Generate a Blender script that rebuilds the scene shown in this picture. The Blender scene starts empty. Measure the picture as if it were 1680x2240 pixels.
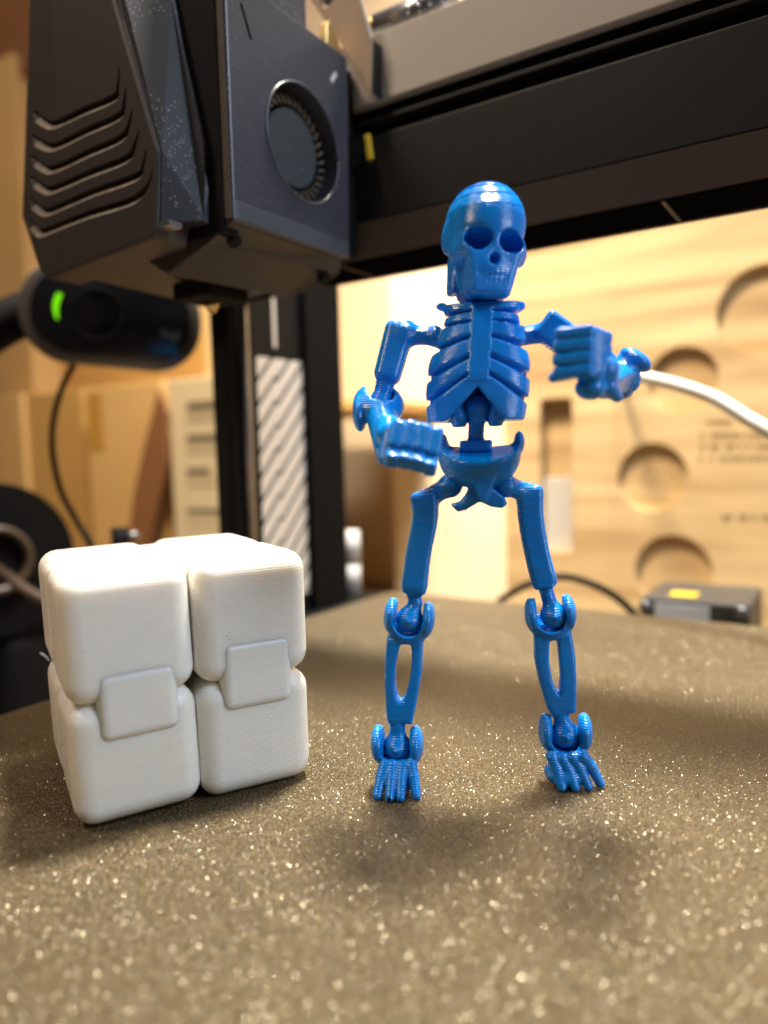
import bpy, bmesh, math, random
import numpy as np
from mathutils import Vector, Matrix

random.seed(7)
rng = np.random.default_rng(11)
MM = 0.001
scene = bpy.context.scene
col = scene.collection

# ------------------------------------------------------------------ camera
# printer axes: X along the gantry (right), Y towards the back of the bed, Z up; lengths in millimetres
FPX, PPX, PPY = 1620.0, 840.0, 1120.0
def nrm(v):
    v = np.array(v, float); return v / np.linalg.norm(v)
_V = nrm([547, 20000, 1620]); _d = np.array([-2485, -63, 1620.0])
_Z = -_V; _X = nrm(-(_d - _d.dot(_V) * _V)); _Y = np.cross(_Z, _X)
RW = np.array([_X, _Y, _Z])
CAM_H = 62.0
def ray(x, y): return RW @ np.array([(x - PPX) / FPX, (y - PPY) / FPX, 1.0])
_r = ray(1050, 1735); CAM = _r * (CAM_H / _r[2]); CAM = -_r * (-CAM_H / _r[2])
def on_z(x, y, z=0.0): r = ray(x, y); return CAM + r * (z - CAM[2]) / r[2]
def on_x(x, y, X): r = ray(x, y); return CAM + r * (X - CAM[0]) / r[0]
def on_y(x, y, Y): r = ray(x, y); return CAM + r * (Y - CAM[1]) / r[1]
def on_d(x, y, d): return CAM + ray(x, y) * d

cam_data = bpy.data.cameras.new('camera')
cam = bpy.data.objects.new('camera', cam_data); col.objects.link(cam)
right, down, fwd = RW @ np.array([1, 0, 0]), RW @ np.array([0, 1, 0]), RW @ np.array([0, 0, 1])
M = Matrix(((right[0], -down[0], -fwd[0], CAM[0] * MM), (right[1], -down[1], -fwd[1], CAM[1] * MM),
            (right[2], -down[2], -fwd[2], CAM[2] * MM), (0, 0, 0, 1)))
cam.matrix_world = M
cam_data.sensor_fit = 'VERTICAL'; cam_data.sensor_height = 36.0
cam_data.lens = FPX / 2240 * 36.0
cam_data.clip_start = 0.002; cam_data.clip_end = 20
cam_data.dof.use_dof = True
cam_data.dof.focus_distance = 0.142
cam_data.dof.aperture_fstop = 8.2
scene.camera = cam

# ------------------------------------------------------------------ world and lamps
w = bpy.data.worlds.new('World'); scene.world = w; w.use_nodes = True
bg = w.node_tree.nodes['Background']
bg.inputs[0].default_value = (1.0, 0.86, 0.68, 1); bg.inputs[1].default_value = 0.035

def area_lamp(name, loc, target, size, power, colour, spread=180):
    ld = bpy.data.lights.new(name, 'AREA'); ld.shape = 'DISK'; ld.size = size * MM
    ld.energy = power; ld.color = colour; ld.spread = math.radians(spread)
    o = bpy.data.objects.new(name, ld); col.objects.link(o)
    o.location = Vector(loc) * MM
    o.rotation_euler = (Vector(target) - Vector(loc)).to_track_quat('-Z', 'Y').to_euler()
    return o
area_lamp('overhead_lamp', (-30, 215, 880), (-20, 20, 0), 150, 7.6, (1.0, 0.95, 0.86), 100)
area_lamp('side_lamp', (620, 20, 520), (-40, 20, 80), 340, 5.0, (0.70, 0.82, 1.0))
area_lamp('room_lamp', (-380, -420, 980), (-60, 40, 120), 200, 6.5, (1.0, 0.80, 0.64))
area_lamp('backdrop_fill', (-150, -60, 720), (-170, 420, 60), 130, 2.0, (1.0, 0.82, 0.60), 64)  # added fill aimed at the wall and boxes, no such lamp in view

scene.view_settings.view_transform = 'Standard'
scene.view_settings.look = 'None'
scene.view_settings.exposure = 0.0
scene.view_settings.gamma = 1.0
scene.view_settings.use_curve_mapping = False
scene.render.engine = 'CYCLES'
scene.cycles.use_denoising = True
scene.cycles.max_bounces = 8
scene.cycles.sample_clamp_indirect = 6.0

# ------------------------------------------------------------------ materials
def new_mat(name):
    m = bpy.data.materials.new(name); m.use_nodes = True
    nt = m.node_tree; b = nt.nodes['Principled BSDF']
    return m, nt, b
def N(nt, kind, **kw):
    n = nt.nodes.new(kind)
    for k, v in kw.items(): setattr(n, k, v)
    return n
def plain(name, colour, rough=0.5, metal=0.0, spec=0.5, var=0.0, vscale=60.0, bump=0.0, bscale=800.0, coat=0.0, sss=0.0, sss_r=1.0):
    m, nt, b = new_mat(name)
    b.inputs['Base Color'].default_value = (*colour, 1); b.inputs['Roughness'].default_value = rough
    b.inputs['Metallic'].default_value = metal; b.inputs['Specular IOR Level'].default_value = spec
    b.inputs['Coat Weight'].default_value = coat
    if sss:
        b.inputs['Subsurface Weight'].default_value = sss
        b.inputs['Subsurface Radius'].default_value = (1, 1, 1); b.inputs['Subsurface Scale'].default_value = sss_r * MM
    tc = N(nt, 'ShaderNodeTexCoord')
    if var:
        nz = N(nt, 'ShaderNodeTexNoise'); nz.inputs['Scale'].default_value = vscale; nz.inputs['Detail'].default_value = 5
        nt.links.new(tc.outputs['Object'], nz.inputs['Vector'])
        mx = N(nt, 'ShaderNodeMix', data_type='RGBA')
        mx.inputs[6].default_value = (*[c * (1 - var) for c in colour], 1); mx.inputs[7].default_value = (*[min(1, c * (1 + var)) for c in colour], 1)
        nt.links.new(nz.outputs['Fac'], mx.inputs[0]); nt.links.new(mx.outputs[2], b.inputs['Base Color'])
    if bump:
        nz2 = N(nt, 'ShaderNodeTexNoise'); nz2.inputs['Scale'].default_value = bscale; nz2.inputs['Detail'].default_value = 3
        nt.links.new(tc.outputs['Object'], nz2.inputs['Vector'])
        bp = N(nt, 'ShaderNodeBump'); bp.inputs['Strength'].default_value = bump; bp.inputs['Distance'].default_value = 0.0002
        nt.links.new(nz2.outputs['Fac'], bp.inputs['Height']); nt.links.new(bp.outputs['Normal'], b.inputs['Normal'])
    return m

def printed_plastic(name, colour, rough, sss, sss_r, layer_mm, strength, spec=0.5, blotch=0.25, radius=(1, 1, 1)):
    """extruded plastic: fine layer ridges along Z, glossy where ridges fuse, duller where they do not"""
    m, nt, b = new_mat(name)
    b.inputs['Base Color'].default_value = (*colour, 1)
    b.inputs['Specular IOR Level'].default_value = spec
    b.inputs['Subsurface Weight'].default_value = sss
    b.inputs['Subsurface Radius'].default_value = radius
    b.inputs['Subsurface Scale'].default_value = sss_r * MM
    tc = N(nt, 'ShaderNodeTexCoord')
    wv = N(nt, 'ShaderNodeTexWave', wave_type='BANDS', bands_direction='Z', wave_profile='SIN')
    wv.inputs['Scale'].default_value = 2 * math.pi / (20 * layer_mm * MM)
    wv.inputs['Distortion'].default_value = 0.7; wv.inputs['Detail'].default_value = 2; wv.inputs['Detail Scale'].default_value = 0.25
    nt.links.new(tc.outputs['Object'], wv.inputs['Vector'])
    nz = N(nt, 'ShaderNodeTexNoise'); nz.inputs['Scale'].default_value = 420; nz.inputs['Detail'].default_value = 4
    nt.links.new(tc.outputs['Object'], nz.inputs['Vector'])
    ad = N(nt, 'ShaderNodeMath', operation='ADD')
    mu = N(nt, 'ShaderNodeMath', operation='MULTIPLY'); mu.inputs[1].default_value = 1.6
    nt.links.new(nz.outputs['Fac'], mu.inputs[0]); nt.links.new(wv.outputs['Fac'], ad.inputs[0]); nt.links.new(mu.outputs[0], ad.inputs[1])
    bp = N(nt, 'ShaderNodeBump'); bp.inputs['Strength'].default_value = strength; bp.inputs['Distance'].default_value = 0.00012
    nt.links.new(ad.outputs[0], bp.inputs['Height']); nt.links.new(bp.outputs['Normal'], b.inputs['Normal'])
    nr = N(nt, 'ShaderNodeTexNoise'); nr.inputs['Scale'].default_value = 300; nr.inputs['Detail'].default_value = 3
    nt.links.new(tc.outputs['Object'], nr.inputs['Vector'])
    mr = N(nt, 'ShaderNodeMapRange'); mr.inputs['From Min'].default_value = 0.3; mr.inputs['From Max'].default_value = 0.7
    mr.inputs['To Min'].default_value = rough * 0.7; mr.inputs['To Max'].default_value = rough * 1.4
    nt.links.new(nr.outputs['Fac'], mr.inputs['Value']); nt.links.new(mr.outputs[0], b.inputs['Roughness'])
    mx = N(nt, 'ShaderNodeMix', data_type='RGBA')
    mx.inputs[6].default_value = (*[c * (1 - blotch) for c in colour], 1); mx.inputs[7].default_value = (*[min(1, c * (1 + blotch)) for c in colour], 1)
    nb = N(nt, 'ShaderNodeTexNoise'); nb.inputs['Scale'].default_value = 170; nb.inputs['Detail'].default_value = 4
    nt.links.new(tc.outputs['Object'], nb.inputs['Vector']); nt.links.new(nb.outputs['Fac'], mx.inputs[0])
    nt.links.new(mx.outputs[2], b.inputs['Base Color'])
    return m

def bed_material():
    m, nt, b = new_mat('textured_build_plate')
    tc = N(nt, 'ShaderNodeTexCoord')
    nb = N(nt, 'ShaderNodeTexNoise'); nb.inputs['Scale'].default_value = 25; nb.inputs['Detail'].default_value = 6
    nt.links.new(tc.outputs['Object'], nb.inputs['Vector'])
    mx = N(nt, 'ShaderNodeMix', data_type='RGBA')
    mx.inputs[6].default_value = (0.034, 0.023, 0.008, 1); mx.inputs[7].default_value = (0.150, 0.103, 0.040, 1)
    gr = N(nt, 'ShaderNodeTexNoise'); gr.inputs['Scale'].default_value = 2300; gr.inputs['Detail'].default_value = 1
    nt.links.new(tc.outputs['Object'], gr.inputs['Vector'])
    gm = N(nt, 'ShaderNodeMapRange'); gm.inputs['From Min'].default_value = 0.35; gm.inputs['From Max'].default_value = 0.65
    nt.links.new(gr.outputs['Fac'], gm.inputs['Value']); gx = N(nt, 'ShaderNodeMix', data_type='FLOAT'); gx.inputs[0].default_value = 0.75
    nt.links.new(nb.outputs['Fac'], gx.inputs[2]); nt.links.new(gm.outputs[0], gx.inputs[3]); nt.links.new(gx.outputs[0], mx.inputs[0])
    # grainy powder coat: rounded pimples, plus sparse metallic flecks lying at odd angles
    n1 = N(nt, 'ShaderNodeTexNoise'); n1.inputs['Scale'].default_value = 1700; n1.inputs['Detail'].default_value = 2.0
    n2 = N(nt, 'ShaderNodeTexVoronoi', feature='F1'); n2.inputs['Scale'].default_value = 2150
    nt.links.new(tc.outputs['Object'], n1.inputs['Vector']); nt.links.new(tc.outputs['Object'], n2.inputs['Vector'])
    ad = N(nt, 'ShaderNodeMath', operation='MULTIPLY_ADD'); ad.inputs[1].default_value = -0.8
    nt.links.new(n2.outputs['Distance'], ad.inputs[0]); nt.links.new(n1.outputs['Fac'], ad.inputs[2])
    bp = N(nt, 'ShaderNodeBump'); bp.inputs['Strength'].default_value = 1.0; bp.inputs['Distance'].default_value = 0.0005
    nt.links.new(ad.outputs[0], bp.inputs['Height'])
    cs = N(nt, 'ShaderNodeSeparateColor'); nt.links.new(n2.outputs['Color'], cs.inputs[0])
    fl = N(nt, 'ShaderNodeMath', operation='GREATER_THAN'); fl.inputs[1].default_value = 0.88
    nt.links.new(cs.outputs[2], fl.inputs[0])
    near = N(nt, 'ShaderNodeMath', operation='LESS_THAN'); near.inputs[1].default_value = 0.30
    nt.links.new(n2.outputs['Distance'], near.inputs[0])
    fk = N(nt, 'ShaderNodeMath', operation='MULTIPLY'); nt.links.new(fl.outputs[0], fk.inputs[0]); nt.links.new(near.outputs[0], fk.inputs[1])
    mx2 = N(nt, 'ShaderNodeMix', data_type='RGBA'); mx2.inputs[7].default_value = (0.95, 0.92, 0.84, 1)
    nt.links.new(fk.outputs[0], mx2.inputs[0]); nt.links.new(mx.outputs[2], mx2.inputs[6]); nt.links.new(mx2.outputs[2], b.inputs['Base Color'])
    mm = N(nt, 'ShaderNodeMath', operation='MULTIPLY'); mm.inputs[1].default_value = 1.0
    nt.links.new(fk.outputs[0], mm.inputs[0]); nt.links.new(mm.outputs[0], b.inputs['Metallic'])
    # random tilt for each fleck
    vm = N(nt, 'ShaderNodeVectorMath', operation='SUBTRACT'); vm.inputs[1].default_value = (0.5, 0.5, 0.5)
    nt.links.new(n2.outputs['Color'], vm.inputs[0])
    vs = N(nt, 'ShaderNodeVectorMath', operation='SCALE'); nt.links.new(vm.outputs[0], vs.inputs[0])
    sc = N(nt, 'ShaderNodeMath', operation='MULTIPLY'); sc.inputs[1].default_value = 1.0; nt.links.new(fk.outputs[0], sc.inputs[0]); nt.links.new(sc.outputs[0], vs.inputs['Scale'])
    va = N(nt, 'ShaderNodeVectorMath', operation='ADD'); nt.links.new(bp.outputs['Normal'], va.inputs[0]); nt.links.new(vs.outputs[0], va.inputs[1])
    vn = N(nt, 'ShaderNodeVectorMath', operation='NORMALIZE'); nt.links.new(va.outputs[0], vn.inputs[0]); nt.links.new(vn.outputs[0], b.inputs['Normal'])
    rg = N(nt, 'ShaderNodeMapRange'); rg.inputs['To Min'].default_value = 0.33; rg.inputs['To Max'].default_value = 0.19
    nt.links.new(fk.outputs[0], rg.inputs['Value']); nt.links.new(rg.outputs[0], b.inputs['Roughness'])
    b.inputs['Specular IOR Level'].default_value = 0.5
    return m

def dusty_plastic(name, colour, rough, dust):
    m, nt, b = new_mat(name)
    tc = N(nt, 'ShaderNodeTexCoord')
    vo = N(nt, 'ShaderNodeTexVoronoi', feature='F1'); vo.inputs['Scale'].default_value = 1600
    nt.links.new(tc.outputs['Object'], vo.inputs['Vector'])
    lt = N(nt, 'ShaderNodeMath', operation='LESS_THAN'); lt.inputs[1].default_value = 0.23
    nt.links.new(vo.outputs['Distance'], lt.inputs[0])
    nz = N(nt, 'ShaderNodeTexNoise'); nz.inputs['Scale'].default_value = 70; nz.inputs['Detail'].default_value = 3
    nt.links.new(tc.outputs['Object'], nz.inputs['Vector'])
    gt = N(nt, 'ShaderNodeMath', operation='GREATER_THAN'); gt.inputs[1].default_value = 1 - dust
    nt.links.new(nz.outputs['Fac'], gt.inputs[0])
    cs = N(nt, 'ShaderNodeSeparateColor'); nt.links.new(vo.outputs['Color'], cs.inputs[0])
    g2 = N(nt, 'ShaderNodeMath', operation='GREATER_THAN'); g2.inputs[1].default_value = 0.55
    nt.links.new(cs.outputs[0], g2.inputs[0])
    mu = N(nt, 'ShaderNodeMath', operation='MULTIPLY'); nt.links.new(lt.outputs[0], mu.inputs[0]); nt.links.new(gt.outputs[0], mu.inputs[1])
    mu2 = N(nt, 'ShaderNodeMath', operation='MULTIPLY'); nt.links.new(mu.outputs[0], mu2.inputs[0]); nt.links.new(g2.outputs[0], mu2.inputs[1])
    mx = N(nt, 'ShaderNodeMix', data_type='RGBA'); mx.inputs[6].default_value = (*colour, 1); mx.inputs[7].default_value = (0.32, 0.30, 0.29, 1)
    nt.links.new(mu2.outputs[0], mx.inputs[0]); nt.links.new(mx.outputs[2], b.inputs['Base Color'])
    b.inputs['Roughness'].default_value = rough; b.inputs['Specular IOR Level'].default_value = 0.5
    n2 = N(nt, 'ShaderNodeTexNoise'); n2.inputs['Scale'].default_value = 3000
    nt.links.new(tc.outputs['Object'], n2.inputs['Vector'])
    bp = N(nt, 'ShaderNodeBump'); bp.inputs['Strength'].default_value = 0.25; bp.inputs['Distance'].default_value = 0.00006
    nt.links.new(n2.outputs['Fac'], bp.inputs['Height']); nt.links.new(bp.outputs['Normal'], b.inputs['Normal'])
    return m

def wood_material():
    m, nt, b = new_mat('plywood')
    tc = N(nt, 'ShaderNodeTexCoord'); mp = N(nt, 'ShaderNodeMapping')
    mp.inputs['Scale'].default_value = (4, 30, 55)
    nt.links.new(tc.outputs['Object'], mp.inputs['Vector'])
    nz = N(nt, 'ShaderNodeTexNoise'); nz.inputs['Scale'].default_value = 1.3; nz.inputs['Detail'].default_value = 6; nz.inputs['Distortion'].default_value = 0.6
    nt.links.new(mp.outputs[0], nz.inputs['Vector'])
    rp = N(nt, 'ShaderNodeValToRGB')
    rp.color_ramp.elements[0].position = 0.32; rp.color_ramp.elements[0].color = (0.40, 0.26, 0.115, 1)
    rp.color_ramp.elements[1].position = 0.62; rp.color_ramp.elements[1].color = (0.64, 0.48, 0.25, 1)
    nt.links.new(nz.outputs['Fac'], rp.inputs[0]); nt.links.new(rp.outputs[0], b.inputs['Base Color'])
    b.inputs['Roughness'].default_value = 0.6
    return m

def card_material(name, c):
    return plain(name, c, rough=0.75, var=0.12, vscale=14, spec=0.3)

BLUE = printed_plastic('blue_printed_plastic', (0.0008, 0.24, 0.72), 0.22, 0.35, 1.0, 0.40, 0.6, spec=0.55, blotch=0.15, radius=(0.2, 0.6, 1.0))
WHITE = printed_plastic('white_printed_plastic', (0.89, 0.84, 0.74), 0.36, 0.75, 3.0, 0.45, 0.30, spec=0.45, blotch=0.04, radius=(1.0, 0.85, 0.62))
BED = bed_material()
BED_EDGE = plain('bed_edge_dark', (0.02, 0.02, 0.02), 0.5)
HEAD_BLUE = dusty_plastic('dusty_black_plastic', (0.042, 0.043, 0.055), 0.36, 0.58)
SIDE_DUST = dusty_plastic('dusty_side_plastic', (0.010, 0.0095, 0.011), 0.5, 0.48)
HEAD = plain('black_plastic', (0.034, 0.026, 0.024), 0.45, bump=0.2, bscale=3000)
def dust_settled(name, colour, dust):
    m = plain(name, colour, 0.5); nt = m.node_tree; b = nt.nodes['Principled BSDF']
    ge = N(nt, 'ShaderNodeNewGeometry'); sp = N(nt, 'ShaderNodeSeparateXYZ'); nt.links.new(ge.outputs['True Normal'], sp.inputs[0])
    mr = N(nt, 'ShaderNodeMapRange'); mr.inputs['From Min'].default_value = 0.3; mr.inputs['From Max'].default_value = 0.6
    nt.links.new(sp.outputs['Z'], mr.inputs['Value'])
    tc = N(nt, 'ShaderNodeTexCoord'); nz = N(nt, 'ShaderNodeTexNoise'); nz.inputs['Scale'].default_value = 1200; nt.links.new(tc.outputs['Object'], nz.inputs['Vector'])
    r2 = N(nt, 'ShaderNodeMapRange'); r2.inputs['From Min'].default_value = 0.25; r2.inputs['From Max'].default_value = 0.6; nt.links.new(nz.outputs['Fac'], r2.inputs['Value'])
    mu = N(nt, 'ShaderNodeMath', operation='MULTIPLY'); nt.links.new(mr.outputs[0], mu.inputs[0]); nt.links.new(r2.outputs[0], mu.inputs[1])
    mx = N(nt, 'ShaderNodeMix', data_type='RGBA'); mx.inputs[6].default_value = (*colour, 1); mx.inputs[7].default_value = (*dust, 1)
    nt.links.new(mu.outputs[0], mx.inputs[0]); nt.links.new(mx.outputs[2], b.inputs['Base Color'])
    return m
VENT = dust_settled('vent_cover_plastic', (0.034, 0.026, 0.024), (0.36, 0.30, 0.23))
DARK = plain('matt_black', (0.006, 0.006, 0.0065), 0.65, spec=0.08)
BLACK_GLOSS = plain('gloss_black', (0.008, 0.009, 0.012), 0.12, spec=0.6, coat=0.4)
BEAM_LIGHT = plain('lit_beam_metal', (0.36, 0.325, 0.28), 0.5, spec=0.3, bump=0.15, bscale=2500)  # light on the beam's upper band is put into this grey
BEAM_DARK = plain('black_anodised_metal', (0.011, 0.010, 0.0095), 0.5, spec=0.18, bump=0.1, bscale=2500)
BEAM_BROWN = plain('warm_lit_metal', (0.075, 0.056, 0.045), 0.6, spec=0.3, bump=0.1, bscale=2500)  # warm light bounced up from the bed, put into the brown
BRACKET = plain('bronze_painted_steel', (0.26, 0.18, 0.11), 0.55, bump=0.3, bscale=4000)
EDGE_METAL = plain('bare_metal', (0.55, 0.57, 0.6), 0.3, metal=1.0)
STEEL = plain('dark_steel', (0.25, 0.25, 0.26), 0.35, metal=0.9)
BRASS = plain('brass', (0.7, 0.5, 0.2), 0.35, metal=1.0)
FAN_HUB = plain('grey_fan_plastic', (0.042, 0.050, 0.050), 0.5, bump=0.1)
FAN_BLADE = plain('fan_blade_plastic', (0.16, 0.13, 0.09), 0.35)
YELLOW = plain('yellow_plastic', (0.65, 0.45, 0.02), 0.5)
STRIPE = plain('cream_stripe_print', (0.85, 0.75, 0.64), 0.6)
PILLAR = plain('pillar_dark_metal', (0.010, 0.010, 0.0095), 0.5, spec=0.15)
ROD = plain('chrome_rod', (0.5, 0.45, 0.42), 0.3, metal=1.0)
WOOD = wood_material()
WOOD_DARK = plain('burnt_wood', (0.10, 0.05, 0.02), 0.8)
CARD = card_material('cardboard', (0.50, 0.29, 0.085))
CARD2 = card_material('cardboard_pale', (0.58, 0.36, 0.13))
CARD_SHADE = card_material('cardboard_shaded', (0.20, 0.085, 0.03))  # cardboard with the shade put into its colour
PAPER = plain('label_paper', (0.55, 0.45, 0.27), 0.7, var=0.05, vscale=20)
INK = plain('grey_ink', (0.13, 0.10, 0.06), 0.8)
WALL = plain('cream_wall', (0.74, 0.60, 0.40), 0.8, var=0.06, vscale=6)
CREAM = plain('cream_panel', (0.80, 0.70, 0.52), 0.7, var=0.05, vscale=8)
WHITE_PLASTIC = plain('white_plastic', (0.66, 0.63, 0.57), 0.45)
DESK = plain('desk_board', (0.16, 0.10, 0.05), 0.5, var=0.2, vscale=12)
GREEN = None
def green_led():
    m, nt, b = new_mat('green_indicator')
    b.inputs['Base Color'].default_value = (0.1, 0.5, 0.0, 1)
    b.inputs['Emission Color'].default_value = (0.18, 0.75, 0.0, 1); b.inputs['Emission Strength'].default_value = 1.0
    return m
GREEN = green_led()

# ------------------------------------------------------------------ object helpers
def tag(o, label=None, cat=None, group=None, kind=None):
    if label: o['label'] = label
    if cat: o['category'] = cat
    if group: o['group'] = group
    if kind: o['kind'] = kind
    return o
def thing(name, loc_mm, label, cat, group=None):
    o = bpy.data.objects.new(name, None); col.objects.link(o)
    o.empty_display_size = 0.01; o.location = Vector(loc_mm) * MM
    return tag(o, label, cat, group)
def base_of(parent):
    p = np.zeros(3)
    while parent is not None:
        p = p + np.array(parent.location) / MM; parent = parent.parent
    return p
def obj(name, verts, faces, mat, parent=None, smooth=False, origin=None):
    """verts in world millimetres; becomes one mesh object, child of parent"""
    verts = np.asarray(verts, float)
    pb = base_of(parent)
    if origin is None: origin = pb if parent is not None else verts.mean(axis=0)
    origin = np.asarray(origin, float)
    me = bpy.data.meshes.new(name)
    me.from_pydata(((verts - origin) * MM).tolist(), [], [list(map(int, f)) for f in faces])
    me.update()
    me.materials.append(mat)
    if smooth:
        me.polygons.foreach_set('use_smooth', [True] * len(me.polygons))
    o = bpy.data.objects.new(name, me); col.objects.link(o)
    o.location = Vector(origin - pb) * MM
    if parent is not None: o.parent = parent
    return o
def bm_data(bm):
    bm.verts.index_update()
    return [tuple(v.co) for v in bm.verts], [[v.index for v in f.verts] for f in bm.faces]
def frame_map(verts, c, a, b, n):
    v = np.asarray(verts, float)
    return np.asarray(c) + v[:, :1] * np.asarray(a) + v[:, 1:2] * np.asarray(b) + v[:, 2:3] * np.asarray(n)
AX, AY, AZ = np.array([1., 0, 0]), np.array([0, 1., 0]), np.array([0, 0, 1.])
def rbox(size, r=0.0, seg=2):
    bm = bmesh.new(); bmesh.ops.create_cube(bm, size=1.0)
    for v in bm.verts: v.co = Vector((v.co.x * size[0], v.co.y * size[1], v.co.z * size[2]))
    if r > 0: bmesh.ops.bevel(bm, geom=bm.edges[:], offset=r, segments=seg, profile=0.5, affect='EDGES')
    d = bm_data(bm); bm.free(); return d
def box(name, lo, hi, mat, parent=None, r=0.0, seg=2, smooth=False):
    lo, hi = np.array(lo, float), np.array(hi, float)
    v, f = rbox(hi - lo, r, seg)
    return obj(name, np.array(v) + (lo + hi) / 2, f, mat, parent, smooth)
def fbox(name, c, size, a, b, n, mat, parent=None, r=0.0, seg=2, smooth=False):
    v, f = rbox(size, r, seg)
    return obj(name, frame_map(v, c, a, b, n), f, mat, parent, smooth)
def prism(name, pts, depth_vec, mat, parent=None, r=0.0, seg=2, smooth=False):
    """pts: 3-D outline in world mm; extruded by depth_vec"""
    bm = bmesh.new(); vs = [bm.verts.new(Vector(p)) for p in pts]
    f = bm.faces.new(vs)
    ex = bmesh.ops.extrude_face_region(bm, geom=[f])
    for e in ex['geom']:
        if isinstance(e, bmesh.types.BMVert): e.co += Vector(depth_vec)
    bmesh.ops.recalc_face_normals(bm, faces=bm.faces[:])
    if r > 0: bmesh.ops.bevel(bm, geom=bm.edges[:], offset=r, segments=seg, profile=0.5, affect='EDGES', clamp_overlap=True)
    v, fc = bm_data(bm); bm.free()
    return obj(name, v, fc, mat, parent, smooth)
def spline(pts, n=10):
    P = [np.array(p, float) for p in pts]; P = [2 * P[0] - P[1]] + P + [2 * P[-1] - P[-2]]
    out = []
    for i in range(1, len(P) - 2):
        for t in np.linspace(0, 1, n, endpoint=False):
            a, b, c, d = P[i - 1], P[i], P[i + 1], P[i + 2]
            out.append(0.5 * (2 * b + (c - a) * t + (2 * a - 5 * b + 4 * c - d) * t * t + (3 * b - a - 3 * c + d) * t ** 3))
    out.append(P[-2]); return out
def tube(pts, r, seg=12):
    pts = [np.array(p, float) for p in pts]; V, F = [], []
    if not hasattr(r, '__len__'): r = [r] * len(pts)
    ref = np.array([0.13, 0.21, 0.97])
    for i, p in enumerate(pts):
        t = nrm(pts[min(i + 1, len(pts) - 1)] - pts[max(i - 1, 0)])
        s = np.cross(t, ref)
        if np.linalg.norm(s) < 1e-3: s = np.cross(t, [1, 0, 0])
        s = nrm(s); u = np.cross(s, t); ref = u
        for k in range(seg):
            a = 2 * math.pi * k / seg; V.append(p + r[i] * (math.cos(a) * s + math.sin(a) * u))
    for i in range(len(pts) - 1):
        for k in range(seg):
            a, b = i * seg + k, i * seg + (k + 1) % seg
            F.append([a, b, b + seg, a + seg])
    F.append(list(range(seg))[::-1]); F.append([len(V) - seg + k for k in range(seg)])
    return V, F
def cyl(name, c0, c1, r, mat, parent=None, seg=32, r2=None):
    V, F = tube([c0, c1], [r, r if r2 is None else r2], seg)
    o = obj(name, V, F, mat, parent)
    for p in o.data.polygons: p.use_smooth = len(p.vertices) == 4
    return o
def cut(o, cutters):
    """boolean-subtract meshes (list of (verts, faces) in world mm) from o"""
    tmp = []
    for V, F in cutters:
        bm = bmesh.new(); vs = [bm.verts.new(Vector(v)) for v in V]
        for f in F: bm.faces.new([vs[i] for i in f])
        bmesh.ops.recalc_face_normals(bm, faces=bm.faces[:]); V, F = bm_data(bm); bm.free()
        c = obj('cutter', V, F, DARK); tmp.append(c)
        md = o.modifiers.new('cut', 'BOOLEAN'); md.operation = 'DIFFERENCE'; md.solver = 'EXACT'; md.object = c
    dg = bpy.context.evaluated_depsgraph_get(); dg.update()
    me = bpy.data.meshes.new_from_object(o.evaluated_get(dg))
    o.modifiers.clear(); old = o.data; o.data = me
    bpy.data.meshes.remove(old)
    for c in tmp:
        m = c.data; bpy.data.objects.remove(c); bpy.data.meshes.remove(m)
def circle_prism(c, a, b, n, r, depth, seg=64):
    V = []
    for k in range(seg):
        t = 2 * math.pi * k / seg
        V.append(np.asarray(c) + r * (math.cos(t) * np.asarray(a) + math.sin(t) * np.asarray(b)))
    V += [v + np.asarray(n) * depth for v in V[:seg]]
    F = [list(range(seg))[::-1], list(range(seg, 2 * seg))] + [[k, (k + 1) % seg, seg + (k + 1) % seg, seg + k] for k in range(seg)]
    return V, F

# ------------------------------------------------------------------ implicit surfaces
def ln(v): return np.sqrt((v * v).sum(-1))
def smin(a, b, k):
    h = np.clip(0.5 + 0.5 * (b - a) / k, 0, 1); return b + (a - b) * h - k * h * (1 - h)
def smax(a, b, k): return -smin(-a, -b, k)
def s_ell(P, c, r):
    r = np.array(r, float); q = (P - np.array(c)) ; k0 = ln(q / r); k1 = ln(q / (r * r)); return k0 * (k0 - 1.0) / np.maximum(k1, 1e-6)
def s_sph(P, c, r): return ln(P - np.array(c)) - r
def s_cap(P, a, b, ra, rb=None):
    rb = ra if rb is None else rb
    a, b = np.array(a, float), np.array(b, float); d = b - a
    h = np.clip(((P - a) @ d) / (d @ d), 0, 1)
    return ln(P - a - h[:, None] * d) - (ra + (rb - ra) * h)
def s_box(P, c, half, r=0.3, A=None):
    q = P - np.array(c)
    if A is not None: q = q @ np.array(A).T
    q = np.abs(q) - (np.array(half) - r)
    return ln(np.maximum(q, 0)) + np.minimum(q.max(-1), 0) - r
def s_bar(P, a, b, wa, ta, wb, tb, side, r=0.35):
    """straight bar of rectangular section from a to b; w along side, t across; tapering"""
    a, b = np.array(a, float), np.array(b, float); d = b - a; L = np.linalg.norm(d); z = d / L
    s = np.array(side, float); s = nrm(s - z * (s @ z)); n = np.cross(z, s)
    q = P - a; h = np.clip((q @ z) / L, 0, 1)
    hw = (wa + (wb - wa) * h) / 2; ht = (ta + (tb - ta) * h) / 2
    qq = np.stack([np.abs(q @ s) - (hw - r), np.abs(q @ n) - (ht - r), np.abs(q @ z - L / 2) - (L / 2 - r)], -1)
    return ln(np.maximum(qq, 0)) + np.minimum(qq.max(-1), 0) - r
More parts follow.
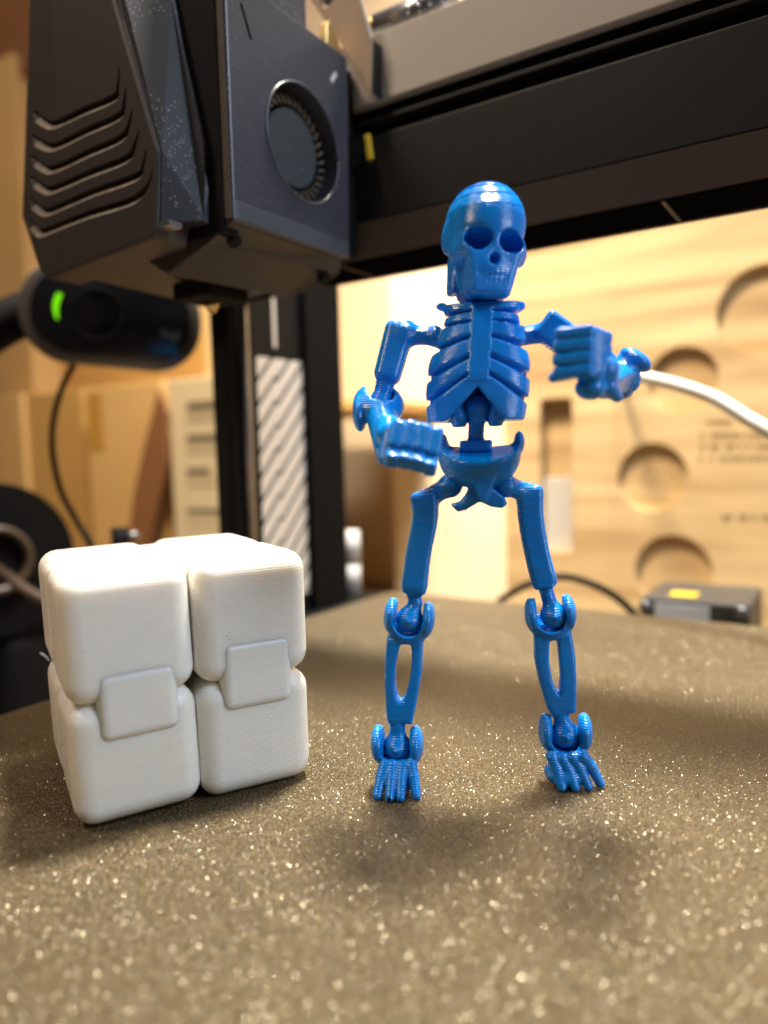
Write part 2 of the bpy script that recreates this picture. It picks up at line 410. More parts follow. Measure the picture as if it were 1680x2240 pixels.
def poly_sd(X, Y, poly):
    """signed distance to a 2-D polygon"""
    poly = np.array(poly, float); d = np.full(X.shape, 1e9); s = np.ones(X.shape)
    n = len(poly)
    for i in range(n):
        vi, vj = poly[i], poly[i - 1]; e = vj - vi
        wx, wy = X - vi[0], Y - vi[1]
        t = np.clip((wx * e[0] + wy * e[1]) / (e @ e), 0, 1)
        d = np.minimum(d, (wx - e[0] * t) ** 2 + (wy - e[1] * t) ** 2)
        c1, c2, c3 = Y >= vi[1], Y < vj[1], e[0] * wy > e[1] * wx
        flip = (c1 & c2 & c3) | (~c1 & ~c2 & ~c3); s = np.where(flip, -s, s)
    return s * np.sqrt(d)
def s_plate(P, poly, vc, half, r=0.35):
    """polygon in the (u, z) plane extruded along v with rounded rim"""
    d2 = poly_sd(P[:, 0], P[:, 2], poly) + r
    dv = np.abs(P[:, 1] - vc) - half + r
    return np.minimum(np.maximum(d2, dv), 0) + np.sqrt(np.maximum(d2, 0) ** 2 + np.maximum(dv, 0) ** 2) - r
def surface(f, lo, hi, h):
    lo, hi = np.array(lo, float), np.array(hi, float)
    n = np.ceil((hi - lo) / h).astype(int) + 1
    ax = [lo[i] + h * np.arange(n[i]) for i in range(3)]
    G = np.stack(np.meshgrid(*ax, indexing='ij'), -1).reshape(-1, 3)
    D = f(G).reshape(n)
    inside = D < 0
    cnt = np.zeros(n - 1, int); acc = np.zeros((*(n - 1), 3)); ne = np.zeros(n - 1)
    sl = lambda o, k: slice(o, o + n[k] - 1)
    corners = [(i, j, k) for i in (0, 1) for j in (0, 1) for k in (0, 1)]
    for c0 in corners:
        for axn in range(3):
            if c0[axn]: continue
            c1 = list(c0); c1[axn] = 1
            d0 = D[sl(c0[0], 0), sl(c0[1], 1), sl(c0[2], 2)]; d1 = D[sl(c1[0], 0), sl(c1[1], 1), sl(c1[2], 2)]
            m = (d0 < 0) != (d1 < 0)
            t = np.where(m, d0 / np.where(m, d0 - d1, 1), 0)
            for q in range(3):
                acc[..., q] += np.where(m, c0[q] + (t if q == axn else 0), 0)
            ne += m
    act = ne > 0
    idx = -np.ones(n - 1, int); idx[act] = np.arange(act.sum())
    ii = np.argwhere(act)
    V = lo + h * (ii + acc[act] / ne[act][:, None])
    F = []
    for axn in range(3):
        b, c = (axn + 1) % 3, (axn + 2) % 3
        s0 = [slice(None)] * 3; s1 = [slice(None)] * 3
        s0[axn] = slice(0, n[axn] - 1); s1[axn] = slice(1, n[axn])
        a0, a1 = inside[tuple(s0)], inside[tuple(s1)]
        e = np.argwhere(a0 != a1)
        e = e[(e[:, b] > 0) & (e[:, c] > 0) & (e[:, b] < n[b] - 1) & (e[:, c] < n[c] - 1)]
        fl = a0[e[:, 0], e[:, 1], e[:, 2]]
        def cell(db, dc):
            q = e.copy(); q[:, b] -= db; q[:, c] -= dc; return idx[q[:, 0], q[:, 1], q[:, 2]]
        Q = np.stack([cell(1, 1), cell(0, 1), cell(0, 0), cell(1, 0)], -1)
        Q = np.where(fl[:, None], Q, Q[:, ::-1]); F.append(Q)
    return V, np.concatenate(F)

# ================================================================== SETTING
bed_lo, bed_hi = (-120.0, -130.0), (115.0, 157.0)
def rounded_rect(lo, hi, r, n=8):
    out = []
    for cx, cy, a0 in ((hi[0] - r, hi[1] - r, 0), (lo[0] + r, hi[1] - r, 90), (lo[0] + r, lo[1] + r, 180), (hi[0] - r, lo[1] + r, 270)):
        for k in range(n + 1):
            a = math.radians(a0 + 90 * k / n); out.append((cx + r * math.cos(a), cy + r * math.sin(a)))
    return out
rr = rounded_rect(bed_lo, bed_hi, 5)
bed = prism('print_bed', [(x, y, 0) for x, y in rr], (0, 0, -1.2), BED); tag(bed, kind='structure')
bed2 = prism('bed_carriage_plate', [(x * 0.97 - 0.5, y * 0.97 - 0.5, -1.25) for x, y in rr], (0, 0, -4), BED_EDGE, parent=bed)
# shiny grains standing out of the powder coat: far too many to count
GRAIN = plain('coating_grain', (0.62, 0.55, 0.40), 0.40, metal=1.0)
ng = 150000
gx_, gy_ = rng.uniform(-118, 112, ng), rng.uniform(-110, 155, ng)
gr_ = rng.uniform(0.04, 0.10, ng) * (1 + 0.5 * (rng.random(ng) > 0.95)); gt_ = rng.normal(0, 0.30, (ng, 2)); ga_ = rng.uniform(0, 6.283, ng)
nn = np.stack([gt_[:, 0], gt_[:, 1], np.ones(ng)], -1); nn /= np.linalg.norm(nn, axis=1)[:, None]
t1_ = np.cross(nn, np.stack([np.cos(ga_), np.sin(ga_), 0 * ga_], -1)); t1_ /= np.linalg.norm(t1_, axis=1)[:, None]; t2_ = np.cross(nn, t1_)
cen = np.stack([gx_, gy_, 0.02 + gr_ * 0.45], -1)
ring_ = [cen + gr_[:, None] * (math.cos(a_) * t1_ + math.sin(a_) * t2_ * 0.75) for a_ in (0, 1.26, 2.51, 3.77, 5.03)]
GV = np.stack(ring_, 1).reshape(-1, 3); GF = np.arange(ng * 5).reshape(-1, 5)
tag(obj('coating_grains', GV, GF, GRAIN, bed), kind='stuff')
# desk and room
desk = box('desk', (-900, -400, -66), (700, 460, -60), DESK); tag(desk, kind='structure')
wall = box('back_wall', (-900, 455, -60), (700, 470, 700), WALL); tag(wall, kind='structure')

# ================================================================== SKELETON FIGURE
SV = nrm([-CAM[0], -CAM[1], 0]); SU = np.array([SV[1], -SV[0], 0.0])      # away from / across the view
def q(x, y, v=0.0):
    """photo point -> figure coordinates (u right, v away, z up) on the plane at depth v"""
    r = ray(x, y); t = (v - (CAM @ SV)) / (r @ SV); p = CAM + r * t
    return np.array([p @ SU, v, p[2]])
def to_world(V): V = np.asarray(V); return V[:, :1] * SU + V[:, 1:2] * SV + V[:, 2:3] * AZ
skel = thing('toy_skeleton', (0, 0, 0), 'blue plastic jointed toy skeleton standing with both fists raised on the build plate', 'toy skeleton')
def bone(name, f, lo, hi, parent=skel, h=0.30):
    V, F = surface(f, lo, hi, h)
    return obj(name, to_world(V), F, BLUE, parent, smooth=True)
def bounds(pts, pad):
    P = np.array(pts, float); return P.min(0) - pad, P.max(0) + pad
def rot(yaw, roll, pitch=0):
    """rows: local x, y(depth), z axes in figure coordinates"""
    return np.array(Matrix.Rotation(math.radians(yaw), 3, 'Z') @ Matrix.Rotation(math.radians(roll), 3, 'Y') @ Matrix.Rotation(math.radians(pitch), 3, 'X')).T

# --- skull
sk_c = q(1060, 530, 3.0)
SKR = rot(17, 5, 0)
def skull_f(P):
    P = P.copy(); P[:, 2] += 0.9 * (np.round(P[:, 2] / 0.40) * 0.40 - P[:, 2])      # printed layers
    p = (P - sk_c) @ SKR.T
    x, y, z = p[:, 0], p[:, 1], p[:, 2]; ax_ = np.abs(x)
    m = np.stack([ax_, y, z], -1)
    cran = s_ell(p, (0, 1.6, 3.4), (6.55, 8.0, 6.7))
    fore = s_ell(p, (0, -1.8, 2.2), (6.3, 5.4, 6.6))
    d = smin(cran, fore, 1.5)
    cheek = s_ell(m, (4.6, -2.4, -2.6), (2.1, 3.2, 2.3)); d = smin(d, cheek, 1.6)
    temple = s_ell(m, (5.5, 2.2, 0.5), (1.6, 3.2, 2.6)); d = smin(d, temple, 1.4)
    # tapering face and jaw
    tap = np.clip((z + 10.4) / 9.0, 0, 1); hw = 3.5 + 1.9 * tap ** 1.1
    jw = np.stack([ax_ - (hw - 1.1), np.abs(y + 1.2) - (3.7 + 0.5 * tap), np.abs(z + 5.3) - 4.0], -1)
    jaw = ln(np.maximum(jw, 0)) + np.minimum(jw.max(-1), 0) - 1.1
    d = smin(d, jaw, 0.9)
    ramus = s_bar(m, (4.3, 3.0, -2.0), (4.3, 2.6, -8.8), 2.0, 4.4, 1.8, 4.0, (1, 0, 0), 0.6); d = smin(d, ramus, 0.6)
    muz = s_ell(p, (0, -4.6, -5.4), (3.0, 2.0, 2.2)); d = smin(d, muz, 1.0)
    # hollows
    eye = s_ell(m, (2.95, -7.2, -1.3), (2.35, 5.6, 1.9)); d = smax(d, -eye, 0.45)
    teeth = np.maximum(np.maximum(np.abs(z + 7.0) - 1.5, ax_ - 2.7), y + 4.4)
    d = d + np.where(teeth < 0, 0.07 * (np.clip(1 - np.abs(z + 7.0) / 0.3, 0, 1) + 0.7 * np.clip(1 - np.abs(((x + 0.45) % 0.9) - 0.45) / 0.22, 0, 1) * 0.8), 0)
    nose = s_ell(p, (0, -7.2, -4.4), (0.9, 2.6, 1.05)); d = smax(d, -nose, 0.35)
    hol = s_ell(m, (5.9, -1.4, -5.6), (1.5, 2.2, 1.5)); d = smax(d, -hol, 0.5)
    return d
skull = bone('skull', skull_f, sk_c - np.array([9.5, 10.5, 12.2]), sk_c + np.array([9.5, 11.5, 11.5]), h=0.18)

# --- rib cage
TV = 3.0
ct = q(1046, 795, TV)
zt, zb = q(1046, 668, TV)[2], q(1046, 922, TV)[2]
xs = lambda px_, py_: q(px_, py_, TV)[0] - q(1056, py_, TV)[0]
xc_top, xc_bot = q(1056, 690, TV)[0], q(1040, 915, TV)[0]
# ribs as centre heights at sternum and fall per mm of |x|; widths in mm
def zz(py): return q(1046, py, TV)[2]
rib_edges = [(zz(691), zz(697)), (zz(712), zz(722)), (zz(748), zz(778)), (zz(792), zz(836)), (zz(828), zz(890)), (zz(905), zz(1000))]
def cage_f(P):
    z = P[:, 2]; s = np.clip((zt - z) / (zt - zb), 0, 1)
    x = P[:, 0] - (xc_top + (xc_bot - xc_top) * s); y = P[:, 1] - TV
    ax_ = np.abs(x)
    # barrel half width by height
    hw = np.interp(s, [0, 0.10, 0.25, 0.5, 0.75, 0.95, 1.0], [7.2, 6.3, 7.2, 8.9, 9.1, 8.7, 8.5])
    hd = np.interp(s, [0, 0.25, 0.6, 1.0], [3.6, 4.8, 5.9, 5.6])
    rr_ = ((ax_ / hw) ** 2.6 + (np.abs(y) / hd) ** 2.6) ** (1 / 2.6)
    d = (rr_ - 1) * np.minimum(hw, hd) * 0.9
    # rib relief: each band proud at its upper edge, sinking towards the next
    fx = np.clip((ax_ - 1.7) / 7.2, 0, 1)
    edges = [zt + 0 * z] + [za + (zb_ - za) * fx for za, zb_ in rib_edges]
    dep = np.zeros(z.shape)
    for i_ in range(len(edges) - 1):
        t_ = (edges[i_] - z) / np.maximum(edges[i_] - edges[i_ + 1], 0.3)
        m_ = (t_ >= 0) & (t_ < 1)
        dep = np.where(m_, 1.75 * np.clip(t_ - 0.66, 0, 1) ** 1.1 * 2.6 * np.clip((1.0 - t_) / 0.10, 0, 1), dep)
    dep = dep * np.where(y > 2.5, 0.0, 1.0) * np.clip((ax_ - 1.5) / 0.4, 0, 1)
    d = d + dep * 0.95
    d = np.maximum(d, np.maximum(z - zt, zb - z))
    # sternum stands proud
    d = smin(d, np.maximum(np.maximum(ax_ - 1.7, np.abs(y + hd - 0.5) - 0.62), np.maximum(z - zt + 0.4, zz(838) - z)), 0.25)
    # arch below the sternum
    arch = np.maximum(np.maximum(ax_ - (zz(850) - z) * 0.86, y - 1.5), z - zz(850)); d = smax(d, -arch, 0.3)
    # socket behind the arch
    d = np.maximum(d, -s_sph(P, (q(1044, 893, TV)[0], TV - 1.0, zz(893)), 3.1))
    # clamp lips under the arch
    for sx in (-1, 1):
        c = (q(1044, 893, TV)[0] + sx * 3.2, TV - 0.4, zz(908)); d = smin(d, np.maximum(s_ell(P, c, (1.7, 3.4, 2.6)), -s_sph(P, (q(1044, 893, TV)[0], TV - 1.0, zz(893)), 2.75)), 0.25)
    # collar horns and ragged rim
    for px_ in (966, 1137):
        c = q(px_, 671, TV); d = smin(d, s_ell(P, c, (1.0, 1.6, 0.65)), 0.4)
    # shoulder sockets
    for (pa, pb) in (((948, 735), (930, 735)), ((1130, 733), (1150, 736))):
        d = smin(d, s_cap(P, q(*pa, TV), q(*pb, TV), 1.9, 1.5), 0.5)
    # neck stub
    d = smin(d, s_cap(P, q(1044, 640, TV + 0.5), q(1048, 690, TV + 0.3), 1.75, 2.4), 0.9)
    return d
lo_, hi_ = bounds([q(900, 925, TV - 7), q(1180, 640, TV + 7)], 0.8)
cage = bone('ribcage', cage_f, lo_, hi_, h=0.26)

# --- spine joint between cage and pelvis
def spine_f(P):
    b = q(1044, 896, TV - 0.6); d = s_sph(P, b, 2.55)
    d = smin(d, s_cap(P, b, q(1040, 975, TV), 1.4, 1.4), 0.7)
    return smin(d, s_box(P, q(1041, 976, TV), (2.85, 2.4, 1.05), 0.35), 0.5)
lo_, hi_ = bounds([q(1000, 1000, TV - 4), q(1085, 860, TV + 4)], 0.5)
spine = bone('spine_joint', spine_f, lo_, hi_)

# --- pelvis
def pelvis_f(P):
    c = q(1048, 985, TV)
    k = nrm(q(1141, 978, TV) - q(966, 986, TV))
    bowl = s_ell(P, c + np.array([0, 0, -0.4]), (7.35, 5.9, 7.0))
    z = P[:, 2]; x = P[:, 0] - c[0]; y = P[:, 1] - TV
    top = (z - (c[2] + 0.55 + 0.46 * np.minimum(y, 0) + 0.012 * x * x)) * 0.9
    d = smax(bowl, top, 0.3)
    d = np.maximum(d, (c[2] - 6.4) - z)
    # iliac tips
    for px_, py_ in ((1136, 966), (969, 972)):
        d = smin(d, s_ell(P, q(px_, py_, TV + 0.8), (0.95, 2.2, 1.9)), 0.9)
    # front keel and the two lobes
    keel = [q(1028, 1045, 0)[[0, 2]], q(1084, 1045, 0)[[0, 2]], q(1064, 1095, 0)[[0, 2]], q(1052, 1098, 0)[[0, 2]]]
    d = smin(d, s_plate(P, keel, TV - 3.2, 1.4, 0.5), 0.6)
    l1 = [q(*p, 0)[[0, 2]] for p in ((984, 1104), (1001, 1121), (1018, 1117), (1050, 1098), (1056, 1050), (1030, 1050), (1020, 1080), (1006, 1098))]
    l2 = [q(*p, 0)[[0, 2]] for p in ((1046, 1096), (1075, 1110), (1099, 1113), (1111, 1103), (1104, 1088), (1082, 1072), (1072, 1048), (1050, 1050))]
    d = smin(d, s_plate(P, l1, TV - 0.8, 2.0, 0.6), 0.35); d = smin(d, s_plate(P, l2, TV - 0.8, 2.0, 0.6), 0.35)
    return d
lo_, hi_ = bounds([q(940, 1130, TV - 7), q(1160, 940, TV + 7)], 0.6)
pelvis = bone('pelvis', pelvis_f, lo_, hi_, h=0.27)

# --- legs
def chain_bar(P, pts, widths, thick, k=0.25, r=0.8, side=(1, 0, 0)):
    d = None
    for i in range(len(pts) - 1):
        dv = nrm(np.array(pts[i + 1]) - np.array(pts[i])) * 1.0
        b = s_bar(P, pts[i] - (dv if i else 0), pts[i + 1] + (dv if i < len(pts) - 2 else 0), widths[i], thick, widths[i + 1], thick, side, r)
        d = b if d is None else smin(d, b, k)
    return d
def thigh(top, mid, low, end, peg, neck, ball, v, steps=False):
    pts = [q(*top, v), q(*mid, v), q(*low, v), q(*end, v)]
    # lengthen joints so the bars overlap
    def f(P):
        sp_ = spline(pts, 4); d = chain_bar(P, [p_ for p_ in sp_], list(np.interp(np.arange(13), [0, 3, 9, 12], [4.4, 4.0, 4.0, 4.3])), 3.9, 0.9, 0.75)
        d = smin(d, s_cap(P, q(*peg, TV), pts[0] + np.array([0, 0, -1.4]), 1.7, 1.75), 0.7)
        d = smin(d, s_sph(P, q(*peg, TV), 2.2), 0.5)
        d = smin(d, s_cap(P, pts[3], q(*neck, v), 1.35, 1.2), 0.3)
        b = q(*ball, v); d = smin(d, s_cap(P, q(*neck, v), b, 1.25, 1.6), 0.3)
        d = smin(d, s_sph(P, b, 2.45), 0.5)
        d = smin(d, s_cap(P, b, b + np.array([0, -2.45, 0.15]), 0.62, 0.62), 0.15)     # pip on the ball
        if steps:
            ax_ = nrm(pts[3] - pts[2])
            for k_ in range(4):
                c = pts[3] - ax_ * (0.6 + 1.05 * k_) + np.array([0, -1.75, 0]); d = smin(d, s_box(P, c, (1.45, 0.45, 0.42), 0.15), 0.15)
        return d
    lo_, hi_ = bounds(pts + [q(*peg, TV), q(*ball, v), q(*ball, v - 2)], 3.2)
    return bone('thigh', f, lo_, hi_)
LV, RV = 1.5, 5.5
thigh((926, 1078), (931, 1130), (916, 1210), (905, 1298), (985, 1062), (909, 1318), (896, 1354), LV)
thigh((1158, 1062), (1160, 1125), (1172, 1200), (1193, 1284), (1105, 1062), (1199, 1305), (1211, 1345), RV, True)

def fork(P, c, side, up, bore, ro, ri, wid, open_=2.0, up_len=1.0, solid=False):
    """U-shaped clamp seen down its bore: ring of outer radius ro, inner ri, open upward"""
    qv = P - c; a = qv @ side; b = qv @ up; n = qv @ bore
    outer = np.sqrt(a * a + (b / up_len) ** 2 + (n * ro / wid) ** 2) - ro
    inner = s_cap(P, c, c - bore * 6.0, ri) if solid else np.sqrt(a * a + b * b) - ri
    gap = np.maximum(np.abs(a) - open_, -b)
    for s_ in (-1, 1):
        if solid: outer = smin(outer, s_ell(np.stack([a, n, b], -1), (s_ * (ro - 1.15), -0.1, 0.55), (1.35, wid * 0.95, ro * 0.72)), 0.3)
    d = smax(outer, -inner, 0.3); d = smax(d, -gap, 0.3)
    return d
def shin(ball, v, outline, hole, neck, aball, v2):
    c = q(*ball, v)
    o2 = [q(*p, v)[[0, 2]] for p in outline]; h2 = [q(*p, v)[[0, 2]] for p in hole]
    up = nrm(c - q(*neck, v)); side = nrm(np.cross(up, [0, 1, 0])) * -1
    if side[0] < 0: side = -side
    def f(P):
        fk = fork(P, c + up * -0.1, side, up, np.array([0, 1., 0]), 4.45, 2.65, 3.0, 2.4, 1.0, True)
        d = smin(fk, s_plate(P, o2, v, 1.7, 0.75), 0.7)
        d = smax(d, -s_plate(P, h2, v, 4.0, 0.1), 0.5)
        d = smin(d, s_cap(P, q(*neck, v) + up * 1.5, q(*neck, v2), 1.5, 1.4), 0.25)
        ab = q(*aball, v2); d = smin(d, s_cap(P, q(*neck, v2), ab, 1.4, 1.6), 0.3)
        d = smin(d, s_sph(P, ab, 2.55), 0.6)
        d = smin(d, s_cap(P, ab, ab + np.array([0.1, -2.55, 0.2]), 0.6, 0.6), 0.15)
        return d
    lo_, hi_ = bounds([q(*p, v) for p in outline] + [c + 4.6, c - 4.6, q(*aball, v2) + 3, q(*aball, v2) - 3], 0.8)
    return bone('shin', f, lo_, hi_)
shin((895, 1355), LV, [(848, 1390), (843, 1440), (842, 1495), (847, 1567), (850, 1578), (903, 1580), (913, 1530), (924, 1465), (926, 1390)],
     [(876, 1407), (867, 1450), (865, 1490), (869, 1522), (877, 1532), (886, 1524), (898, 1480), (902, 1440), (901, 1410), (896, 1406)],
     (870, 1585), (869, 1632), LV - 0.2)
shin((1204, 1346), RV, [(1167, 1384), (1168, 1438), (1177, 1484), (1193, 1540), (1208, 1565), (1259, 1554), (1260, 1484), (1258, 1438), (1249, 1380)],
     [(1201, 1398), (1200, 1440), (1207, 1484), (1218, 1510), (1223, 1517), (1225, 1470), (1222, 1440), (1218, 1397)],
     (1228, 1568), (1236, 1605), RV - 0.2)
def foot(aball, v, toes, heel):
    c = q(*aball, v)
    def f(P):
        up = AZ; d = fork(P, c + np.array([0, 0, -0.1]), np.array([1., 0, 0]), up, np.array([0, 1., 0]), 4.6, 2.75, 3.4, 2.5, 1.0, True)
        # flared wings
        for s_ in (-1, 1):
            d = smin(d, np.maximum(s_ell(P, c + np.array([s_ * 3.5, -0.2, 0.7]), (1.3, 3.0, 3.3)), -s_sph(P, c, 2.75)), 0.3)
        d = np.maximum(d, 0.05 - P[:, 2])
        arch = s_ell(P, np.array([c[0], c[1] - 0.4, 2.2]), (3.9, 3.8, 2.4)); d = smin(d, np.maximum(arch, 0.1 - P[:, 2]), 0.6)
        for (a, b) in toes:
            A_ = q(a[0], a[1], v - 2.4); B_ = on_z(b[0], b[1], 0.85)
            B_ = np.array([B_ @ SU, B_ @ SV, 0.85]); Mid = (A_ + B_) / 2 + np.array([0, 0.2, 0.55])
            d = smin(d, s_cap(P, A_, Mid, 1.15, 1.0), 0.25); d = smin(d, s_cap(P, Mid, B_, 1.0, 0.85), 0.2)
        d = smin(d, s_cap(P, np.array([c[0], c[1] + 1.0, 1.2]), np.array([c[0], c[1] + 4.0, 1.1]), 1.6, 1.1), 0.6)
        return np.maximum(d, 0.02 - P[:, 2])
    pts = [c + 5, c - 5, np.array([c[0], c[1] + 6, -0.4])]
    for a, b in toes:
        B_ = on_z(b[0], b[1], 0); pts.append(np.array([B_ @ SU, B_ @ SV, 0]))
    lo_, hi_ = bounds(pts, 1.5); lo_[2] = -0.5
    return bone('foot', f, lo_, hi_)
foot((869, 1632), LV - 0.2, [((842, 1672), (825, 1740)), ((859, 1674), (852, 1744)), ((880, 1674), (876, 1744)), ((899, 1671), (911, 1740))], None)
foot((1236, 1605), RV - 0.2, [((1207, 1655), (1229, 1722)), ((1229, 1657), (1259, 1722)), ((1252, 1656), (1287, 1720)), ((1274, 1653), (1313, 1714))], None)

# --- arms
def left_upper(P):
    a, b = q(879, 706, TV), q(843, 838, TV - 0.6)
    d = s_bar(P, a, b, 5.2, 4.8, 4.7, 4.4, (1, 0, 0.2), 1.5)
    d = smin(d, s_sph(P, q(885, 730, TV), 2.5), 0.8)
    d = smin(d, s_cap(P, q(890, 733, TV), q(936, 735, TV), 1.75, 1.6), 0.7)
    e = q(832, 880, TV - 0.6); d = smin(d, s_cap(P, b, e, 1.7, 1.5), 0.3)
    return smin(d, s_sph(P, e, 2.1), 0.4)
lo_, hi_ = bounds([q(800, 905, TV - 4), q(950, 690, TV + 4)], 1.0)
ua_l = bone('upper_arm', left_upper, lo_, hi_)
def right_upper(P):
    a, b = q(1186, 708, TV), q(1330, 808, TV + 0.5)
    ax_ = nrm(b - a); a2 = a - ax_ * 0.3
    d = s_bar(P, a2, b, 5.5, 4.8, 5.0, 4.2, (0.55, 0, 0.83), 1.0)
    d = smin(d, s_cap(P, q(1140, 736, TV), q(1190, 728, TV), 1.6, 1.75), 0.6)
    e = q(1372, 832, TV + 0.5); d = smin(d, s_cap(P, b, e, 1.5, 1.4), 0.3)
    return smin(d, s_sph(P, e, 2.3), 0.4)
lo_, hi_ = bounds([q(1130, 880, TV - 4), q(1410, 670, TV + 4)], 1.0)
ua_r = bone('upper_arm', right_upper, lo_, hi_)

# left forearm and fist
HV = -13.0
le = q(829, 884, TV - 0.8); lw = q(850, 985, -7.0)
def left_fore(P):
    ax_ = nrm(lw - le); side = nrm(np.array([1, 0.1, -0.25]) - ax_ * (ax_ @ np.array([1, 0.1, -0.25]))); bore = np.cross(side, ax_)
    d = fork(P, le, side, -ax_, bore, 4.6, 2.4, 3.2, 2.3, 1.0)
    d = smin(d, s_ell(P, q(787, 905, TV - 2.2), (1.25, 2.6, 3.2)), 0.5)
    d = smin(d, s_cap(P, le + ax_ * 3.2, lw, 2.7, 2.3), 0.6)
    return d
lo_, hi_ = bounds([le + 6, le - 6, lw + 3, lw - 3], 1.2)
fa_l = bone('forearm', left_fore, lo_, hi_)
a_l = nrm([1, 0.05, -0.22]); b_l = np.array([0.2, 0.28, 1.0]); b_l = nrm(b_l - a_l * (a_l @ b_l)); c_l = np.cross(a_l, b_l)   # c points away
if c_l[1] > 0: c_l = -c_l                                            # towards the camera
lh = q(906, 978, HV)
def left_hand(P):
    A = np.array([a_l, b_l, c_l]); p = (P - lh) @ A.T
    d = s_box(p, (-0.1, 0.0, -1.1), (3.9, 2.9, 2.0), 0.6)
    for i in range(4):
        x = (i - 1.5) * 2.05; dz = (0.05, 0.25, 0.2, -0.1)[i]
        d = smin(d, s_box(p, (x, 1.35 + dz, 0.2), (1.06, 2.35, 1.5), 0.55), 0.12)
        B = np.array(Matrix.Rotation(math.radians(-38), 3, 'X'))
        d = smin(d, s_box(p, (x, -1.9 + dz, 0.0), (1.04, 2.1, 1.35), 0.5, B.T), 0.2)
    d = smin(d, s_cap(p, (-4.4, -2.6, -0.6), (-4.3, 2.2, -0.6), 1.1, 1.2), 0.3)         # thumb folded on the side
    d = smin(d, s_cap(p, (-4.6, 1.5, -2.0), (-5.0, 3.6, -4.5), 2.0, 2.2), 0.6)          # wrist
    return d
lo_, hi_ = bounds([lh + 7.5, lh - 7.5], 0.5)
hand_l = bone('hand', left_hand, lo_, hi_, parent=fa_l, h=0.27)

# right forearm and fist
re_ = q(1368, 820, TV + 0.3); rw_ = q(1322, 842, -9.0)
def right_fore(P):
    ax_ = nrm(rw_ - re_); s0 = np.array([0.55, 0.2, 0.85]); side = nrm(s0 - ax_ * (ax_ @ s0)); bore = np.cross(side, ax_)
    d = fork(P, re_, side, -ax_, bore, 4.5, 2.5, 3.2, 2.4, 1.0)
    ca, sa = math.cos(math.radians(35)), math.sin(math.radians(35)); AA = np.array([[ca, 0, -sa], [0, 1, 0], [sa, 0, ca]])
    d = smin(d, s_ell((P - q(1390, 787, TV - 1.5)) @ AA.T, (0, 0, 0), (3.0, 2.9, 1.5)), 0.4)
    d = smin(d, s_bar(P, re_ + ax_ * 2.6, rw_, 4.4, 4.0, 3.6, 3.6, side, 0.7), 0.4)
    return d
lo_, hi_ = bounds([re_ + 6, re_ - 6, rw_ + 3, rw_ - 3], 1.2)
fa_r = bone('forearm', right_fore, lo_, hi_)
RVH = -15.0
kn = q(1284, 768, RVH - 1.0)                         # the knuckle edge between finger fronts and back of the hand
f1 = nrm([-1, 0.18, -0.03]); f2 = nrm([0.62, 0.85, -0.06])
def right_hand(P):
    d = None
    for i in range(4):
        z0 = (1.5 - i) * 1.92; k_ = kn + np.array([0.05 * (1.5 - i), 0, z0])
        L1 = (4.6, 5.0, 5.0, 4.8)[i]
        s1 = s_bar(P, k_ - f1 * 0.9, k_ + f1 * L1, 1.84, 2.2, 1.78, 2.2, (0, 0, 1), 0.42)
        s2 = s_bar(P, k_ + np.array([0, 0.9, 0]) - f2 * 0.6, k_ + f2 * 6.2 + np.array([0, 0, -0.3]), 1.86, 2.3, 1.86, 2.3, (0, 0, 1), 0.35)
        s_ = smin(s1, s2, 0.2); d = s_ if d is None else smin(d, s_, 0.12)
    pc = kn + f1 * 1.2 + np.array([0.8, 2.9, 0]); d = smin(d, s_box(P, pc, (2.9, 2.4, 3.6), 0.8), 0.4)
    d = smin(d, s_ell(P, q(1292, 848, RVH + 3.0), (2.4, 2.4, 1.9)), 0.4)                # thumb ball
    d = smin(d, s_cap(P, q(1210, 826, RVH), q(1240, 815, RVH + 0.5), 0.75, 1.2), 0.35)  # thumb tip
    d = smin(d, s_cap(P, q(1330, 845, RVH + 4), q(1350, 868, RVH + 5.5), 1.5, 0.9), 0.4)
    return smin(d, s_cap(P, kn + f2 * 5 + np.array([0.3, 0.5, -2.0]), rw_, 2.3, 2.2), 0.6)
lo_, hi_ = bounds([kn + 7, kn - 7, rw_ + 3, rw_ - 3, q(1350, 872, -7)], 1.0)
hand_r = bone('hand', right_hand, lo_, hi_, parent=fa_r, h=0.27)

# ================================================================== WHITE FOLDING CUBE
cube = thing('folding_cube', (-60, -15, 0), 'white plastic folding cube of eight hinged blocks standing left of the blue skeleton', 'folding cube')
E1 = nrm([18.7, 35.0, 0]); E2 = np.array([-E1[1], E1[0], 0]); K0 = np.array([-50.2, -47.6, 0.0]); CS = 1.07
def yawtilt(e1, e2, yaw, tilt, lean):
    Rm = np.array(Matrix.Rotation(math.radians(yaw), 3, 'Z') @ Matrix.Rotation(math.radians(tilt), 3, Vector(e2)) @ Matrix.Rotation(math.radians(lean), 3, Vector(e1)))
    return Rm @ e1, Rm @ e2, Rm @ AZ
def cubelet(i, j, k, off=(0, 0, 0), yaw=0, tilt=0, lean=0, r=3.7):
    a, b, c = yawtilt(E1, E2, yaw, tilt, lean)
    ctr = K0 + E1 * (CS * (10 + 20 * i) + off[0]) + E2 * (CS * (10 + 20 * j) + off[1]) + AZ * (CS * (10 + 20 * k) + off[2])
    v, f = rbox((20.05 * CS, 20.0 * CS, 19.95 * CS + (2 * off[2] if k == 1 else 0)), r, 5)
    o = obj('block', frame_map(v, ctr, a, b, c), f, WHITE, cube, smooth=True)
    o.modifiers.new('wn', 'WEIGHTED_NORMAL'); return ctr, (a, b, c), o
info = {}
